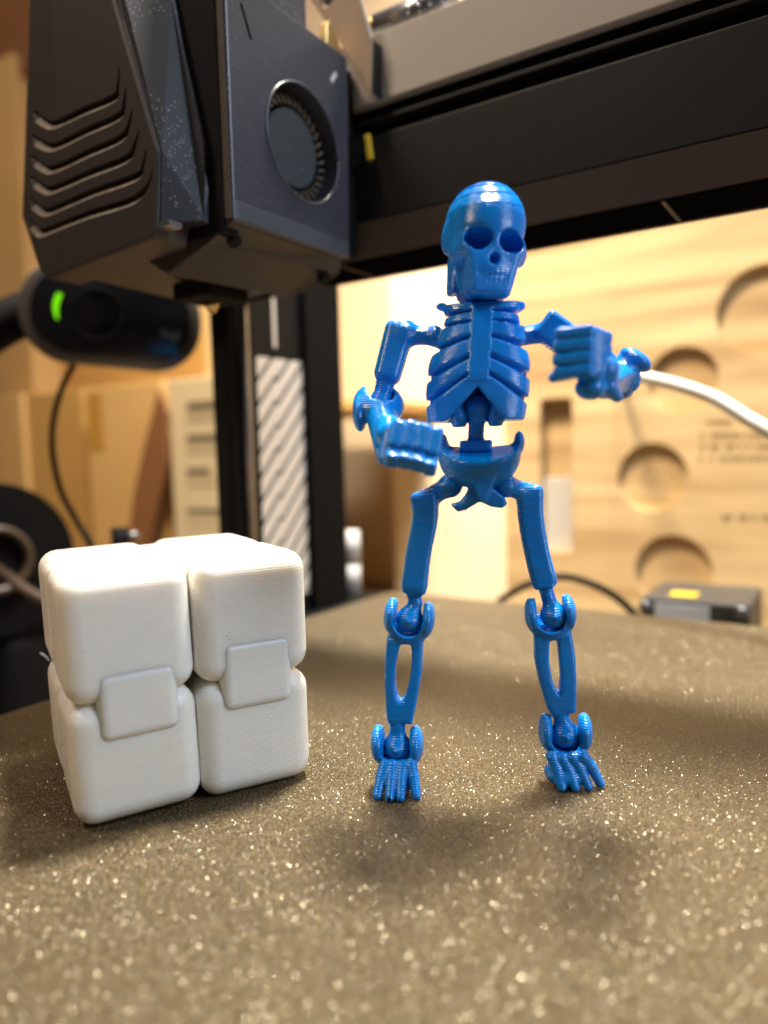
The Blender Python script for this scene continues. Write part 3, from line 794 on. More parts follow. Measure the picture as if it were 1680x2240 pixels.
for i in (0, 1):
    for j in (0, 1):
        for k in (0, 1):
            off = [0, 0, 0.05]; yaw = tilt = lean = 0
            if k == 1: off = [-0.5 if i == 0 else 0.0, -0.6, 0.55 if i == 0 else 0.75]
            if i == 0: tilt = -1.5; 
            if i == 0 and k == 0: off[2] += 0.35
            info[i, j, k] = cubelet(i, j, k, off, yaw, tilt, lean)
def hinge(i, w, hgt, dx, dz, proud):
    a, b, c = info[i, 0, 0][1]
    ctr = (info[i, 0, 0][0] + info[i, 0, 1][0]) / 2 - b * (9.95 * CS - 3.0 + 0.75) + a * dx + c * dz
    v, f = rbox((w, 6.0, hgt), 1.7, 5)
    o = obj('hinge', frame_map(v, ctr, a, b, c), f, WHITE, cube, smooth=True); o.modifiers.new('wn', 'WEIGHTED_NORMAL'); return o
hinge(0, 13.2, 11.8, 0.6, -0.8, 4.1)
hinge(1, 13.2, 12.6, 0.0, 0.8, 4.1)
# hinges on the top face, across the two columns
for j, dj in ((0, 0.0), (1, 0.0)):
    cA, (a, b, c), _ = info[0, j, 1]; cB = info[1, j, 1][0]
    v, f = rbox((11.6, 12.0, 10.0), 1.0, 3)
    obj('hinge', frame_map(v, (cA + cB) / 2 + AZ * (10 * CS - 4.9), a, b, c), f, WHITE, cube, smooth=True)
# blobs along a print seam on the right front block
a, b, c = info[1, 0, 1][1]
V, F = [], []
for t in range(16):
    bm = bmesh.new(); bmesh.ops.create_icosphere(bm, subdivisions=1, radius=random.uniform(0.12, 0.26)); vv, ff = bm_data(bm); bm.free()
    p = info[1, 0, 1][0] - b * 10.55 + a * (-4.6 + random.uniform(-0.9, 0.9)) + c * (3.5 - t * 0.62)
    F += [[x + len(V) for x in fc] for fc in ff]; V += [np.array(x) + p for x in vv]
obj('seam_blobs', V, F, WHITE, cube, smooth=True)
# stray plastic hair on its left edge
hp = [on_d(108, 1446, 118), on_d(100, 1436, 118), on_d(88, 1428, 117.5)]
V, F = tube(spline(hp, 5), 0.07, 6); obj('stray_strand', V, F, WHITE, cube)

# ================================================================== PRINT HEAD
head = thing('print_head', (-95, 30, 100), 'dusty black printer print head with six chevron vents and a round blower fan', 'print head')
FX = -66.0                                    # plane of the fan side
# front shroud: vent face at y = 0
def V0(x, y): return on_y(x, y, 0.0)
vent_poly = [(-131.2, 127), (-124.5, 111.5), (-121, 109.0), (-79.5, 112.0), (-78.3, 116), (-76.6, 130.5), (-87, 161), (-92.5, 178), (-95, 192), (-119, 192), (-122.6, 172)]
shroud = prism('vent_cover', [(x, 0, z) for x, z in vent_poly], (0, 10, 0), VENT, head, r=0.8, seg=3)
S = 3.607
slots = [[(265, 870), (345, 940), (430, 965), (660, 860), (890, 760), (925, 680), (940, 530)],
         [(255, 1060), (340, 1120), (430, 1140), (680, 1020), (930, 905), (975, 800), (990, 690)],
         [(250, 1225), (335, 1295), (420, 1318), (690, 1195), (950, 1075), (1015, 960), (1040, 860)],
         [(245, 1390), (330, 1460), (415, 1478), (705, 1355), (990, 1240), (1060, 1130), (1095, 1020)],
         [(235, 1560), (310, 1630), (390, 1648), (730, 1505), (1060, 1385), (1125, 1290), (1150, 1180)],
         [(225, 1725), (285, 1795), (345, 1812), (690, 1680), (1020, 1575), (1150, 1470), (1205, 1340)]]
cutters = []
for sl_ in slots:
    pts = spline([V0(x / S, y / S) for x, y in sl_], 4)
    n_ = len(pts); V, F = [], []
    for i_, p in enumerate(pts):
        t = i_ / (n_ - 1)
        e = min(1.0, t / 0.05 + 0.35) * (1.0 if t < 0.72 else max(0.25, 1 - (t - 0.72) / 0.36))
        tg = nrm(pts[min(i_ + 1, n_ - 1)] - pts[max(i_ - 1, 0)]); up_ = nrm(np.array([-tg[2], 0, tg[0]]))
        up_ = nrm(up_ * 0.5 + AZ * 0.5) if up_[2] > 0 else AZ
        hook = max(0.0, 1 - t / 0.28)
        for d_, h_ in ((-0.8, 0.6), (-0.8, -2.5 - 0.8 * hook), (1.2, 0.0), (5.5, 0.0), (5.5, 0.6)):
            V.append(p + AY * d_ + up_ * h_ * e)
    for i_ in range(n_ - 1):
        for k in range(5):
            a0, b0 = i_ * 5 + k, i_ * 5 + (k + 1) % 5; F.append([a0, b0, b0 + 5, a0 + 5])
    F.append([4, 3, 2, 1, 0]); F.append([len(V) - 5 + k for k in range(5)])
    bm = bmesh.new(); vs = [bm.verts.new(Vector(v_)) for v_ in V]
    for f_ in F: bm.faces.new([vs[x] for x in f_])
    bmesh.ops.recalc_face_normals(bm, faces=bm.faces[:]); cutters.append(bm_data(bm)); bm.free()
cut(shroud, cutters)
# the cover folds back along a vertical crease at its left third
bm = bmesh.new(); bm.from_mesh(shroud.data)
ox, oy, oz = [c / MM for c in shroud.matrix_world.translation]; ob = base_of(head); xf = -112.5
bmesh.ops.bisect_plane(bm, geom=bm.verts[:] + bm.edges[:] + bm.faces[:], plane_co=((xf - ob[0]) * MM, 0, 0), plane_no=(1, 0, 0))
for v_ in bm.verts:
    x_ = v_.co.x / MM + ob[0]
    if x_ < xf:
        dy = 0.30 * (xf - x_); v_.co.x -= 1.55 * dy * MM; v_.co.y += dy * MM; v_.co.z += (v_.co.z / MM + ob[2] - 62) * 0.0075 * dy * MM
bm.to_mesh(shroud.data); bm.free()
shroud.data.polygons.foreach_set('use_smooth', [False] * len(shroud.data.polygons))
# dusty side of the shroud, its lit bevel, and the cheek behind
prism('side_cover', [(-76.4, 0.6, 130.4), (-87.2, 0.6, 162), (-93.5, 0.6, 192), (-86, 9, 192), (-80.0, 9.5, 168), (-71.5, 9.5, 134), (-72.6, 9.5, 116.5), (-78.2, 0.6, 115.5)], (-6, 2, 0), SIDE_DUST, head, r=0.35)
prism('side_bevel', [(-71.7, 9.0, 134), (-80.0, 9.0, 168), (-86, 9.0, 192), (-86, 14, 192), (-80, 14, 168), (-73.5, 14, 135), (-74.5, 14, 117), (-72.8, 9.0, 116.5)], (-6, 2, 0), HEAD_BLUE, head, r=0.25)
box('head_core', (-122, 10.2, 113), (-82, 58, 196), DARK, head)
# fan block
blk = [(11.6, 116.0), (55.2, 116.0), (58.6, 119.5), (59.2, 171.5), (27.2, 171.5), (13.5, 176), (12.6, 186), (11.6, 186)]
blk = [(12.0, 116.2), (54.5, 116.2), (57.6, 119.0), (59.2, 160), (59.2, 171.5), (30.0, 171.5), (16.0, 171.5 + 4), (13.0, 190), (12.2, 190)]
fan_block = prism('fan_housing', [(FX, y, z) for y, z in blk], (-15.5, 0, 0), HEAD_BLUE, head, r=0.6, seg=2)
hc = np.array([FX, 38.9, 141.6]); hr = 14.4
hole = circle_prism(hc + AX * 1.0, AY, AZ, -AX, hr, 12.0)
slot1 = rbox((3.0, 1.1, 7.4), 0.0)
def slot_mesh(c, ang, L, wd):
    v, f = rbox((3.0, wd, L), 0.0); t = math.radians(ang)
    return list(frame_map(v, c, AX, np.array([0, math.cos(t), -math.sin(t)]), np.array([0, math.sin(t), math.cos(t)]))), f
s1 = on_x(538, 47, FX); s2 = on_x(731, 168, FX)
cut(fan_block, [hole, slot_mesh(s1, -24, 7.5, 0.9), slot_mesh(s2, 38, 4.2, 1.5)])
fan_block.data.polygons.foreach_set('use_smooth', [False] * len(fan_block.data.polygons))
fbox('indicator_slot', s2 + AX * -0.4, (0.5, 1.2, 3.9), AX, np.array([0, math.cos(math.radians(38)), -math.sin(math.radians(38))]),
     np.array([0, math.sin(math.radians(38)), math.cos(math.radians(38))]), WHITE_PLASTIC, head)
fan = cyl('fan_hub', hc - AX * 9.5, hc - AX * 3.8, 9.6, FAN_HUB, head, 48); tag(fan)
cyl('hub_dimple', hc - AX * 4.0 + np.array([0, -0.3, -0.5]), hc - AX * 3.5 + np.array([0, -0.3, -0.5]), 0.8, EDGE_METAL, fan, 16)
cyl('hub_dimple', hc - AX * 4.0 + np.array([0, 4.2, -4.6]), hc - AX * 3.5 + np.array([0, 4.2, -4.6]), 0.7, EDGE_METAL, fan, 16)
V, F = tube([hc + AX * 0.05 + (hr + 0.1) * np.array([0, math.cos(t), math.sin(t)]) for t in np.linspace(0, 2 * math.pi, 65)], 0.4, 8); obj('fan_rim', V, F, plain('rim_plastic', (0.045, 0.045, 0.052), 0.32), head, smooth=True)
for k in range(34):
    t = 2 * math.pi * k / 34; c = hc - AX * 6.3 + 12.0 * np.array([0, math.cos(t), math.sin(t)])
    rd = np.array([0, math.cos(t + 0.5), math.sin(t + 0.5)]); tg = np.array([0, -math.sin(t + 0.5), math.cos(t + 0.5)])
    fbox('fan_blade', c, (5.0, 2.7, 0.45), AX, rd, tg, FAN_BLADE, fan)
# lighter strip along the lower rim of the housing and the duct nose beneath
box('lower_strip', (FX - 2, 12.6, 116.6), (FX + 0.25, 57.0, 120.8), plain('strip_plastic', (0.06, 0.065, 0.075), 0.35), head, r=0.15)
prism('duct_nose', [(FX - 0.5, 12.4, 116.2), (FX - 0.5, 54.4, 116.2), (FX - 2.5, 56, 112.5), (FX - 7, 54, 108.5), (FX - 16, 48, 106.5), (FX - 24, 12.4, 107.5), (FX - 9, 11.8, 112.0)], (-10, 0, 6), HEAD, head, r=0.6)
for yy, xx, zz_ in ((17.0, FX - 5.2, 113.6), (51.5, FX - 4.6, 110.6)):
    n_ = nrm([0.55, 0, -0.84]); cyl('screw', np.array([xx, yy, zz_]) - n_ * 1, np.array([xx, yy, zz_]) + n_ * 0.9, 1.7, DARK, head, 20)
# groove between shroud and fan block
prism('groove_strip', [(FX - 0.6, 11.7, 117), (FX - 2.6, 11.7, 117), (FX - 6.2, 11.7, 190), (FX - 1.0, 11.7, 190)], (0, 1.2, 0), BEAM_BROWN, head)  # front of the fan block, warm light put into its brown
box('groove_wall', (-88, 11.2, 114), (-68.8, 16, 195), DARK, head)
# raised part above the fan housing and its clip
prism('top_cover', [(FX - 3, 22, 171.8), (FX - 3, 45.5, 171.8), (FX - 3, 45.5, 182), (FX - 3, 34, 192), (FX - 3, 18, 192)], (-14, 0, 0), HEAD_BLUE, head, r=0.5)
prism('clip', [(FX - 0.6, 50.5, 171.7), (FX - 0.6, 58.8, 171.7), (FX - 0.6, 53.0, 178.5), (FX - 0.6, 51.0, 177.5)], (-2.2, 0, 0), BRASS, head, r=0.3)
# underside: shoe plate, hotend cover
prism('under_plate', [(-121, 8, 111.0), (-82, 10, 112.5), (-80, 50, 110.0), (-118, 56, 109)], (0, 0, 4), HEAD, head, r=0.5)
prism('hotend_sock', [(-104, 26, 110), (-90, 26, 110), (-90, 42, 110), (-104, 42, 110)], (0, 0, -5), DARK, head, r=1.0)
cyl('nozzle', (-97, 34, 105.5), (-97, 34, 102.0), 2.6, BRASS, head, 18, r2=0.8)
box('front_label_tab', (-79.6, 0.2, 114.0), (-74.6, 4.0, 115.2), EDGE_METAL, head)

# ================================================================== GANTRY BEAM
GY = 65.0
beam = thing('gantry_beam', (0, GY, 110), 'wide black metal gantry beam with its lit upper face coloured light grey running to the right', 'gantry beam')
X0, X1 = -150.0, 95.0
def bar(name, y0, z0, z1, mat, y1=None, r=0.3, x0=X0, x1=X1): return box(name, (x0, y0, z0), (x1, GY + 25 if y1 is None else y1, z1), mat, beam, r=r)
bar('upper_face', GY, 160.2, 178.4, BEAM_LIGHT)
bar('groove_floor', GY + 3.0, 151.0, 160.2, DARK, r=0)
bar('groove_ridge', GY + 0.4, 155.2, 156.2, BEAM_DARK, r=0.15)
bar('lower_face', GY + 0.3, 128.6, 151.4, BEAM_DARK)
prism('sloping_lip', [(X0, GY + 0.4, 128.4), (X0, GY + 4.0, 119.4), (X0, GY + 25, 119.4), (X0, GY + 25, 128.4)], (X1 - X0, 0, 0), BEAM_BROWN, beam, r=0.2)
box('light_strip', (X0, GY + 4.6, 118.9), (X1, GY + 24.0, 119.3), plain('strip_black', (0.004, 0.004, 0.004), 0.7, spec=0.0), beam)
box('strip_rim', (X0, GY + 24.1, 118.4), (X1, GY + 24.9, 119.35), BEAM_BROWN, beam)
for xx in (16.0, -78.0): box('strip_divider', (xx - 0.4, GY + 4.4, 118.5), (xx + 0.4, GY + 24.0, 118.88), BEAM_BROWN, beam)
# bracket, tensioner knob
brk = thing('carriage_bracket', (-68, GY - 4, 160), 'brown steel bracket plate with a round hole above the print head', 'bracket')
by = GY - 5.0
def B0(x, y): return on_y(x, y, by)
plate = prism('plate', [B0(*p) for p in ((640, -60), (772, -60), (812, 82), (809, 200), (800, 195), (768, 130), (700, 30))], (0, 1.2, 0), BRACKET, brk, r=0.15)
hcn = B0(716, -4); cut(plate, [circle_prism(hcn - AY * 1, AX, AZ, AY, 2.6, 4.0, 32)])
prism('side_flange', [B0(*p) + np.array([0, 1.25, 0]) for p in ((807, 84), (814, 84), (814, 205), (807, 196))], (0, 3.6, 0), BEAM_DARK, brk, r=0.1)
e0, e1 = B0(776, -50), B0(813, 84)
V, F = tube([e0 - AY * 0.1, e1 - AY * 0.1], 0.35, 8); obj('bright_edge', V, F, EDGE_METAL, brk)  # bright metal line along the plate's slanted edge
cyl('bolt', hcn + AY * 1.6 + np.array([-0.8, 0, 1.2]), hcn + AY * 3.5 + np.array([-0.8, 0, 1.2]), 2.0, STEEL, brk, 20)
knob = thing('tensioner_knob', (-55, GY + 8, 182), 'knurled steel belt tensioner knob on top of the gantry beam', 'knob')
k0, k1 = on_y(826, 22, GY + 4.5), on_y(1010, 22, GY + 4.5); k0[2] = k1[2] = 180.6
cyl('knob_body', k0 + AZ * 2, k0 + (k1 - k0) * 0.9 + AZ * 2, 3.6, STEEL, knob, 40)
cyl('brass_ring', k0 - AX * 1.8 + AZ * 2, k0 - AX * 0.1 + AZ * 2, 3.0, BRASS, knob, 32)
for ia in range(14):
    for ib in range(4):
        t = 2 * math.pi * (ia + 0.5 * (ib % 2)) / 14; ctr = k0 + (k1 - k0) * (0.45 + 0.13 * ib) + AZ * 2 + 3.6 * np.array([0, math.cos(t), math.sin(t)])
        bm = bmesh.new(); bmesh.ops.create_icosphere(bm, subdivisions=1, radius=0.62); vv, ff = bm_data(bm); bm.free()
        obj('knurl_stud', np.array(vv) + ctr, ff, EDGE_METAL, knob, smooth=True)
# carriage behind the print head
carr = thing('belt_carriage', (-75, GY - 4, 130), 'dark belt carriage with a yellow tab between print head and gantry beam', 'carriage')
box('carriage_plate', (-112, 58.5, 118), (-68, GY - 0.5, 170), DARK, carr, r=0.5)
yt = on_y(807, 322, GY - 2); fbox('yellow_tab', yt, (1.6, 1.2, 7.0), nrm([1, 0, 0.12]), AY, nrm([-0.12, 0, 1]), YELLOW, carr, r=0.15)
cyl('roller', on_y(785, 330, GY - 4) + np.array([-2, 0, 0]), on_y(785, 330, GY) + np.array([-2, 0, 0]), 4.4, DARK, carr, 28)

# ================================================================== Z PILLAR
PX = -136.0
pil = thing('upright_pillar', (PX, 110, -60), 'dark metal printer upright with cream diagonal stripes behind the print head', 'upright')
y0, y1 = 78.3, 144.5
box('pillar_body', (PX - 9, y0 + 1, -60), (PX - 1.2, y1 - 1, 200), PILLAR, pil, r=0.5)
box('front_panel', (PX - 1.2, y0 + 12, -58), (PX, 120.5, 200), PILLAR, pil, r=0.2)
box('side_rail', (PX - 2, 120.8, -60), (PX + 2.6, y1, 200), DARK, pil, r=0.6)
box('edge_rail', (PX - 2, y0, -58), (PX + 0.8, y0 + 5, 200), DARK, pil, r=0.5)
cyl('smooth_rod', (PX + 1.0, y0 + 8.0, -58), (PX + 1.0, y0 + 8.0, 200), 1.9, ROD, pil, 20)
zl = on_x(590, 770, PX + 0.3)
box('trim_line', (PX + 0.01, 103.2, zl[2] + 2), (PX + 0.5, 105.0, 200), STRIPE, pil)
# stripes: short and long slanted bars either side of a central step
sy0, sym, sy1 = 93.6, 104.2, 120.2
zc = on_x(600, 790, PX)[2] + 1.0; pitch = 9.1; bw = 6.7; rise = 1.05
def stripe(ya, yb, z0, z1a):
    pts = []
    for y in (ya, yb): pts.append((PX + 0.05, y, z0 + (y - sy0) * rise))
    for y in (yb, ya): pts.append((PX + 0.05, y, z0 + bw + (y - sy0) * rise))
    # clip at the top edge of the pattern
    top, bot = zc, zc - 10.4 * pitch
    def clip(poly, zlim, keep_below):
        out = []
        for i in range(len(poly)):
            a, b = np.array(poly[i]), np.array(poly[(i + 1) % len(poly)])
            ina, inb = ((a[2] <= zlim) == keep_below), ((b[2] <= zlim) == keep_below)
            if ina: out.append(tuple(a))
            if ina != inb: t = (zlim - a[2]) / (b[2] - a[2]); out.append(tuple(a + (b - a) * t))
        return out
    pts = clip(pts, top, True)
    if len(pts) >= 3: pts = clip(pts, bot, False)
    if len(pts) >= 3: prism('stripe', pts, (0.18, 0, 0), STRIPE, pil)
for i in range(-4, 15):
    z0 = zc - 8 - i * pitch
    stripe(sy0, sym, z0, 0); stripe(sym, sy1, z0 - 1.7, 0)
base = prism('foot_plate', [(PX - 25, 76, -8), (PX + 6, 76, -8), (PX + 6, 166, -8), (PX - 25, 166, -8)], (0, 0, 5), DARK, pil, r=0.6)
# white cylinder by the pillar foot
wc = thing('white_bottle', (PX - 6, 158, -3), 'small white two-part cylinder standing beside the foot of the upright', 'bottle')
p0 = on_y(768, 1300, 160.0)
cyl('lower_body', (p0[0], 160, -3), (p0[0], 160, 11), 4.7, WHITE_PLASTIC, wc, 28)
cyl('cap', (p0[0], 160, 11.1), (p0[0], 160, 26), 4.85, WHITE_PLASTIC, wc, 28)

# ================================================================== WEBCAM
wcen = on_d(248, 692, 292)
wf = nrm(np.array([CAM[0] - wcen[0], CAM[1] - wcen[1], 0]) + np.array([55, -40, -20])); wz = AZ
wr = nrm(np.cross(wz, -wf)); wr = -wr if wr @ right < 0 else wr
tl = math.radians(-5); wr2 = wr * math.cos(tl) - 0 * wr + AZ * math.sin(tl) * 1.0; wr2 = nrm(wr2); wu = nrm(np.cross(wr2, -wf)); wu = wu if wu[2] > 0 else -wu
webcam = thing('webcam', wcen - AZ * 20, 'glossy black webcam with a green light below the print head', 'webcam')
def pill(name, W_, H_, D_, rc, cz, mat, bev, parent):
    pts = []
    for x, y in rounded_rect((-W_ / 2, -H_ / 2), (W_ / 2, H_ / 2), rc, 10): pts.append(wcen + wr2 * x + wu * (y + 1.6 * (1 - (2 * x / W_) ** 2) * (1 if y > 0 else -0.6)) + wf * cz)
    return prism(name, pts, -wf * D_, mat, parent, r=bev, seg=4, smooth=True)
RIM = plain('webcam_rim', (0.16, 0.14, 0.135), 0.2, metal=0.4, coat=0.5)
pill('rim', 68, 38, 16, 17.5, 0, RIM, 4.5, webcam)
fp = pill('face', 60, 32.5, 2.5, 15.2, 1.4, BLACK_GLOSS, 1.0, webcam)
lens = cyl('lens', wcen - wr2 * 6 + wf * 1.0, wcen - wr2 * 6 + wf * 2.0, 10.5, BLACK_GLOSS, webcam, 40)
V, F = tube([wcen - wr2 * 6 + wf * 2.05 + 9.6 * (math.cos(t) * wr2 + math.sin(t) * wu) for t in np.linspace(0, 2 * math.pi, 41)], 0.25, 8); obj('lens_ring', V, F, DARK, lens, smooth=True)
cyl('glass', wcen - wr2 * 6 + wf * 2.0, wcen - wr2 * 6 + wf * 2.3, 5.5, BLACK_GLOSS, lens, 32)
lc = wcen - wr2 * 20.5 + wu * 1.2 + wf * 1.45
led_pts = []
for t in np.linspace(-1, 1, 9): led_pts.append(lc + wr2 * (-2.2 * math.cos(t * 1.1) + 1.0) + wu * (4.9 * t))
for t in np.linspace(1, -1, 9): led_pts.append(lc + wr2 * (2.0 - 1.3 * math.cos(t * 1.1) + 0.6 * t) + wu * (4.9 * t))
prism('green_light', led_pts, wf * 0.4, GREEN, webcam)
def text_mesh(name, s, size, c, a, b, n, mat, parent, ext=0.1):
    cu = bpy.data.curves.new('t', 'FONT'); cu.body = s; cu.size = size; cu.extrude = ext; cu.align_x = 'CENTER'; cu.align_y = 'CENTER'
    to = bpy.data.objects.new('t', cu); col.objects.link(to)
    dg = bpy.context.evaluated_depsgraph_get(); me = bpy.data.meshes.new_from_object(to.evaluated_get(dg))
    V = [tuple(v.co) for v in me.vertices]; F = [list(p.vertices) for p in me.polygons]
    bpy.data.objects.remove(to); bpy.data.curves.remove(cu); bpy.data.meshes.remove(me)
    return obj(name, frame_map(V, c, a, b, n), F, mat, parent)
text_mesh('logo_lettering', 'logi', 5.2, wcen + wr2 * 22 - wu * 4.6 + wf * 1.55, wr2, wu, wf, STEEL, webcam)
# its flexible arm to the left
arm_pts = [wcen - wr2 * 22 - wf * 14 + wu * 4, wcen - wr2 * 37 - wf * 12 - wu * 4, wcen - wr2 * 52 - wf * 12 - wu * 17, wcen - wr2 * 60 - wf * 12 - wu * 36]
V, F = tube(spline(arm_pts, 8), 8.5, 16); obj('flexible_arm', V, F, DARK, webcam, smooth=True)
box('arm_post', tuple(wcen - wr2 * 62 - wf * 14 - np.array([6, 6, 0]) - np.array([0, 0, wcen[2] + 60])), tuple(wcen - wr2 * 62 - wf * 14 + np.array([6, 6, -34])), DARK, webcam, r=1)
wcab = [on_d(168, 785, 300), on_d(135, 850, 303), on_d(117, 920, 305), on_d(115, 990, 305), on_d(132, 1070, 303), on_d(165, 1135, 300), on_d(200, 1195, 297), on_d(250, 1300, 300)]
V, F = tube(spline(wcab, 8), 1.25, 10); tag(obj('webcam_cable', V, F, DARK, None, smooth=True), 'thin black cable curving down below the webcam', 'cable')

# ================================================================== DARK GEAR AT THE LEFT EDGE
sp = thing('filament_spool', on_d(30, 1330, 330), 'black spool beyond the bed at the left edge', 'spool')
sc_ = on_d(-8, 1226, 335); sn = nrm(CAM - sc_); sn = nrm(sn + np.array([0.35, 0.2, -0.1]))
for nm, off, rad in (('flange', 0, 35), ('flange', -26, 35), ('core', -2, 18)):
    cyl(nm, sc_ + sn * off, sc_ + sn * (off - (24 if nm == 'core' else 3)), rad, DARK, sp, 56)
def ring(name, c, n, R_, r_, mat, parent):
    a = nrm(np.cross(n, [0.2, 0.1, 1])); b = np.cross(n, a)
    pts = [c + R_ * (math.cos(t) * a + math.sin(t) * b) for t in np.linspace(0, 2 * math.pi, 49)]
    V, F = tube(pts, r_, 10); return obj(name, V, F, mat, parent, smooth=True)
ring('reflection_ring', sc_ + sn * 1, sn, 14, 2.0, plain('tan_reflection', (0.06, 0.04, 0.025), 0.4), sp)  # pale reflection on the spool, put in as a tan ring
bk = thing('black_case', on_d(110, 1400, 380), 'matt black case behind the spool and the white cube', 'case')
cc = on_d(70, 1340, 390); box('case_body', tuple(cc - np.array([60, 40, 120])), tuple(cc + np.array([40, 34, 2])), DARK, bk, r=10, seg=4, smooth=True)
brd = [on_d(-20, 1235, 300), on_d(20, 1262, 298), on_d(60, 1292, 296), on_d(110, 1318, 296)]
V, F = tube(spline(brd, 10), [1.9 + 0.35 * (i % 2) for i in range(31)], 10); tag(obj('braided_cable', V, F, plain('braided_sleeve', (0.10, 0.065, 0.045), 0.6, bump=0.8, bscale=900), None, smooth=True), 'dark braided cable crossing in front of the spool', 'cable')

# ================================================================== BACKGROUND: CARTONS
def carton(name, label, xpx0, xpx1, ypx0, yw, z0, depth_mm, mat, cat='carton', yaw=0.0):
    a, b = on_y(xpx0, ypx0, yw), on_y(xpx1, ypx0, yw)
    z1 = (a[2] + b[2]) / 2
    t = thing(name, ((a[0] + b[0]) / 2, yw + depth_mm / 2, z0), label, cat)
    box('carton_body', (a[0], yw, z0), (b[0], yw + depth_mm, z1), mat, t, r=0.8)
    return t, a[0], b[0], z1
t1, xa, xb, z1 = carton('carton', 'brown cardboard carton with a taped corner behind the white cube', 184, 352, 842, 232, -60, 90, CARD2)
tp = thing('tape_strip', (xa + 12, 231, z1 - 30), 'amber parcel tape strip on the brown carton', 'tape'); 
bpy.data.objects.remove(tp)
box('tape', (xa + 3, 231.6, z1 - 46), (xa + 20, 231.95, z1 - 4), plain('amber_tape', (0.45, 0.24, 0.04), 0.3), t1)
t2, xa2, xb2, z2 = carton('carton', 'slim cardboard carton left of the taped carton', 52, 178, 858, 240, -60, 80, CARD)
t2b, *_ = carton('carton', 'narrow cardboard carton at the far left edge of the row', -120, 46, 872, 236, -60, 80, CARD2)
t3, xa3, xb3, z3 = carton('labelled_box', 'pale box printed with rows of small grey text beside the upright', 366, 560, 822, 226, -60, 60, PAPER, 'box')
for k, (py, wpx) in enumerate(((884, 80), (955, 66), (1028, 52), (1115, 84))):
    for m_ in range(3):
        A_, B_ = on_y(408, py + m_ * 17 - 4, 225.6), on_y(408 + wpx * (1.0, 0.95, 0.8)[m_] + (0, 14, 20)[m_], py + m_ * 17 + (9 if m_ == 0 else 2), 225.6)
        box('text_line', (A_[0], 225.7, min(A_[2], B_[2])), (B_[0], 225.95, max(A_[2], B_[2])), INK if m_ == 0 else plain('faint_ink', (0.36, 0.29, 0.17), 0.8), t3)
t4, xa4, xb4, z4 = carton('large_carton', 'large cardboard carton stacked above the row behind the print head', 36, 470, 60, 330, 100, 90, CARD)
t4b, *_ = carton('tall_carton', 'tall pale carton standing at the left edge behind the webcam', -160, 30, 168, 300, -60, 60, CARD2)
ta, tb = on_y(-200, 150, 306), on_y(84, 150, 306)
td = thing('shade_block', ((ta[0] + tb[0]) / 2, 330, tb[2]), 'dark brown block painted as the shade above the tall pale carton at the upper left', 'carton')
box('carton_body', (ta[0], 306, tb[2] + 2), (tb[0], 356, tb[2] + 140), CARD_SHADE, td, r=0.8)  # block added for the shaded corner, its dark put into the colour
shelf = thing('cardboard_shelf', (-500, 330, 95), 'cardboard shelf board under the large carton', 'shelf')
box('shelf_board', (-760, 300, 92), (-230, 430, 99), CARD2, shelf, r=0.5)
t5, *_ = carton('pale_carton', 'pale yellow carton behind the webcam and the upright', 440, 560, 620, 300, -60, 60, card_material('cardboard_yellow', (0.55, 0.42, 0.20)))
# shadow between the cartons, put in as a dark sheet
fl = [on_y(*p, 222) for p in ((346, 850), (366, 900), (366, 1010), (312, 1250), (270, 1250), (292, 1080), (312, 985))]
tag(prism('carton_shadow', fl, (0, 2, 0), CARD_SHADE, None, r=0.3), 'dark brown curved sheet painted as the shadow between carton and labelled box', 'shadow')
dk = thing('thumbscrew', on_d(275, 1175, 300), 'small dark thumbscrew with a metal end behind the white cube', 'thumbscrew')
d0 = on_d(262, 1172, 300); cyl('knob_body', d0 - AZ * 10, d0 + AZ * 3.2, 3.4, DARK, dk, 20); cyl('metal_end', d0 + right * 3.4, d0 + right * 7.5, 1.8, STEEL, dk, 16)
# cream panel in the middle and the wooden box on the right
pa = on_y(836, 640, 400); pb = on_y(1112, 1290, 400)
tag(box('cream_board', (pa[0] + 6, 400, -60), (pb[0] + 40, 408, 260), CREAM, None, r=0.5), 'cream board standing behind the blue skeleton', 'board')
WY = 300.0
wx0 = (on_y(1112, 640, WY)[0] + on_y(1094, 1250, WY)[0]) / 2
wbox = thing('wooden_box', (0, WY + 30, -60), 'pale plywood box with round recesses, a slot and burnt lettering on the right', 'wooden box')
front = box('front_board', (wx0, WY, -60), (130, WY + 12, 230), WOOD, wbox, r=0.6)
cutters = []
for cx_, cy_, rpx in ((1674, 678, 96), (1493, 832, 71), (1426, 1044, 72), (1472, 1252, 79)):
    c = on_y(cx_, cy_, WY); dpt = (c - CAM) @ fwd; r_mm = rpx * dpt / FPX * 1.04
    cutters.append(circle_prism(c - AY * 2, AX, AZ, AY, r_mm, 7.0, 64))
s0_, s1_ = on_y(1183, 1205, WY), on_y(1252, 868, WY)
sl_pts = [(x, WY - 2, z) for x, z in rounded_rect((s0_[0], s0_[2]), (s1_[0], s1_[2]), 3.0, 5)]
bm = bmesh.new(); fcs = bm.faces.new([bm.verts.new(Vector(p)) for p in sl_pts]); ex = bmesh.ops.extrude_face_region(bm, geom=[fcs])
for e in ex['geom']:
    if isinstance(e, bmesh.types.BMVert): e.co += Vector((0, 11, 0))
bmesh.ops.recalc_face_normals(bm, faces=bm.faces[:]); cutters.append(bm_data(bm)); bm.free()
cut(front, cutters)
box('side_board', (wx0 + 1, WY + 12.1, -60), (wx0 + 11, WY + 90, 229), WOOD, wbox, r=0.4)
i0, i1 = on_y(1190, 1203, WY + 4), on_y(1250, 1045, WY + 4)
box('white_insert', (i0[0], WY + 5.5, i0[2]), (i1[0], WY + 8.5, i1[2]), plain('grey_white_insert', (0.5, 0.48, 0.44), 0.5), wbox, r=0.5)
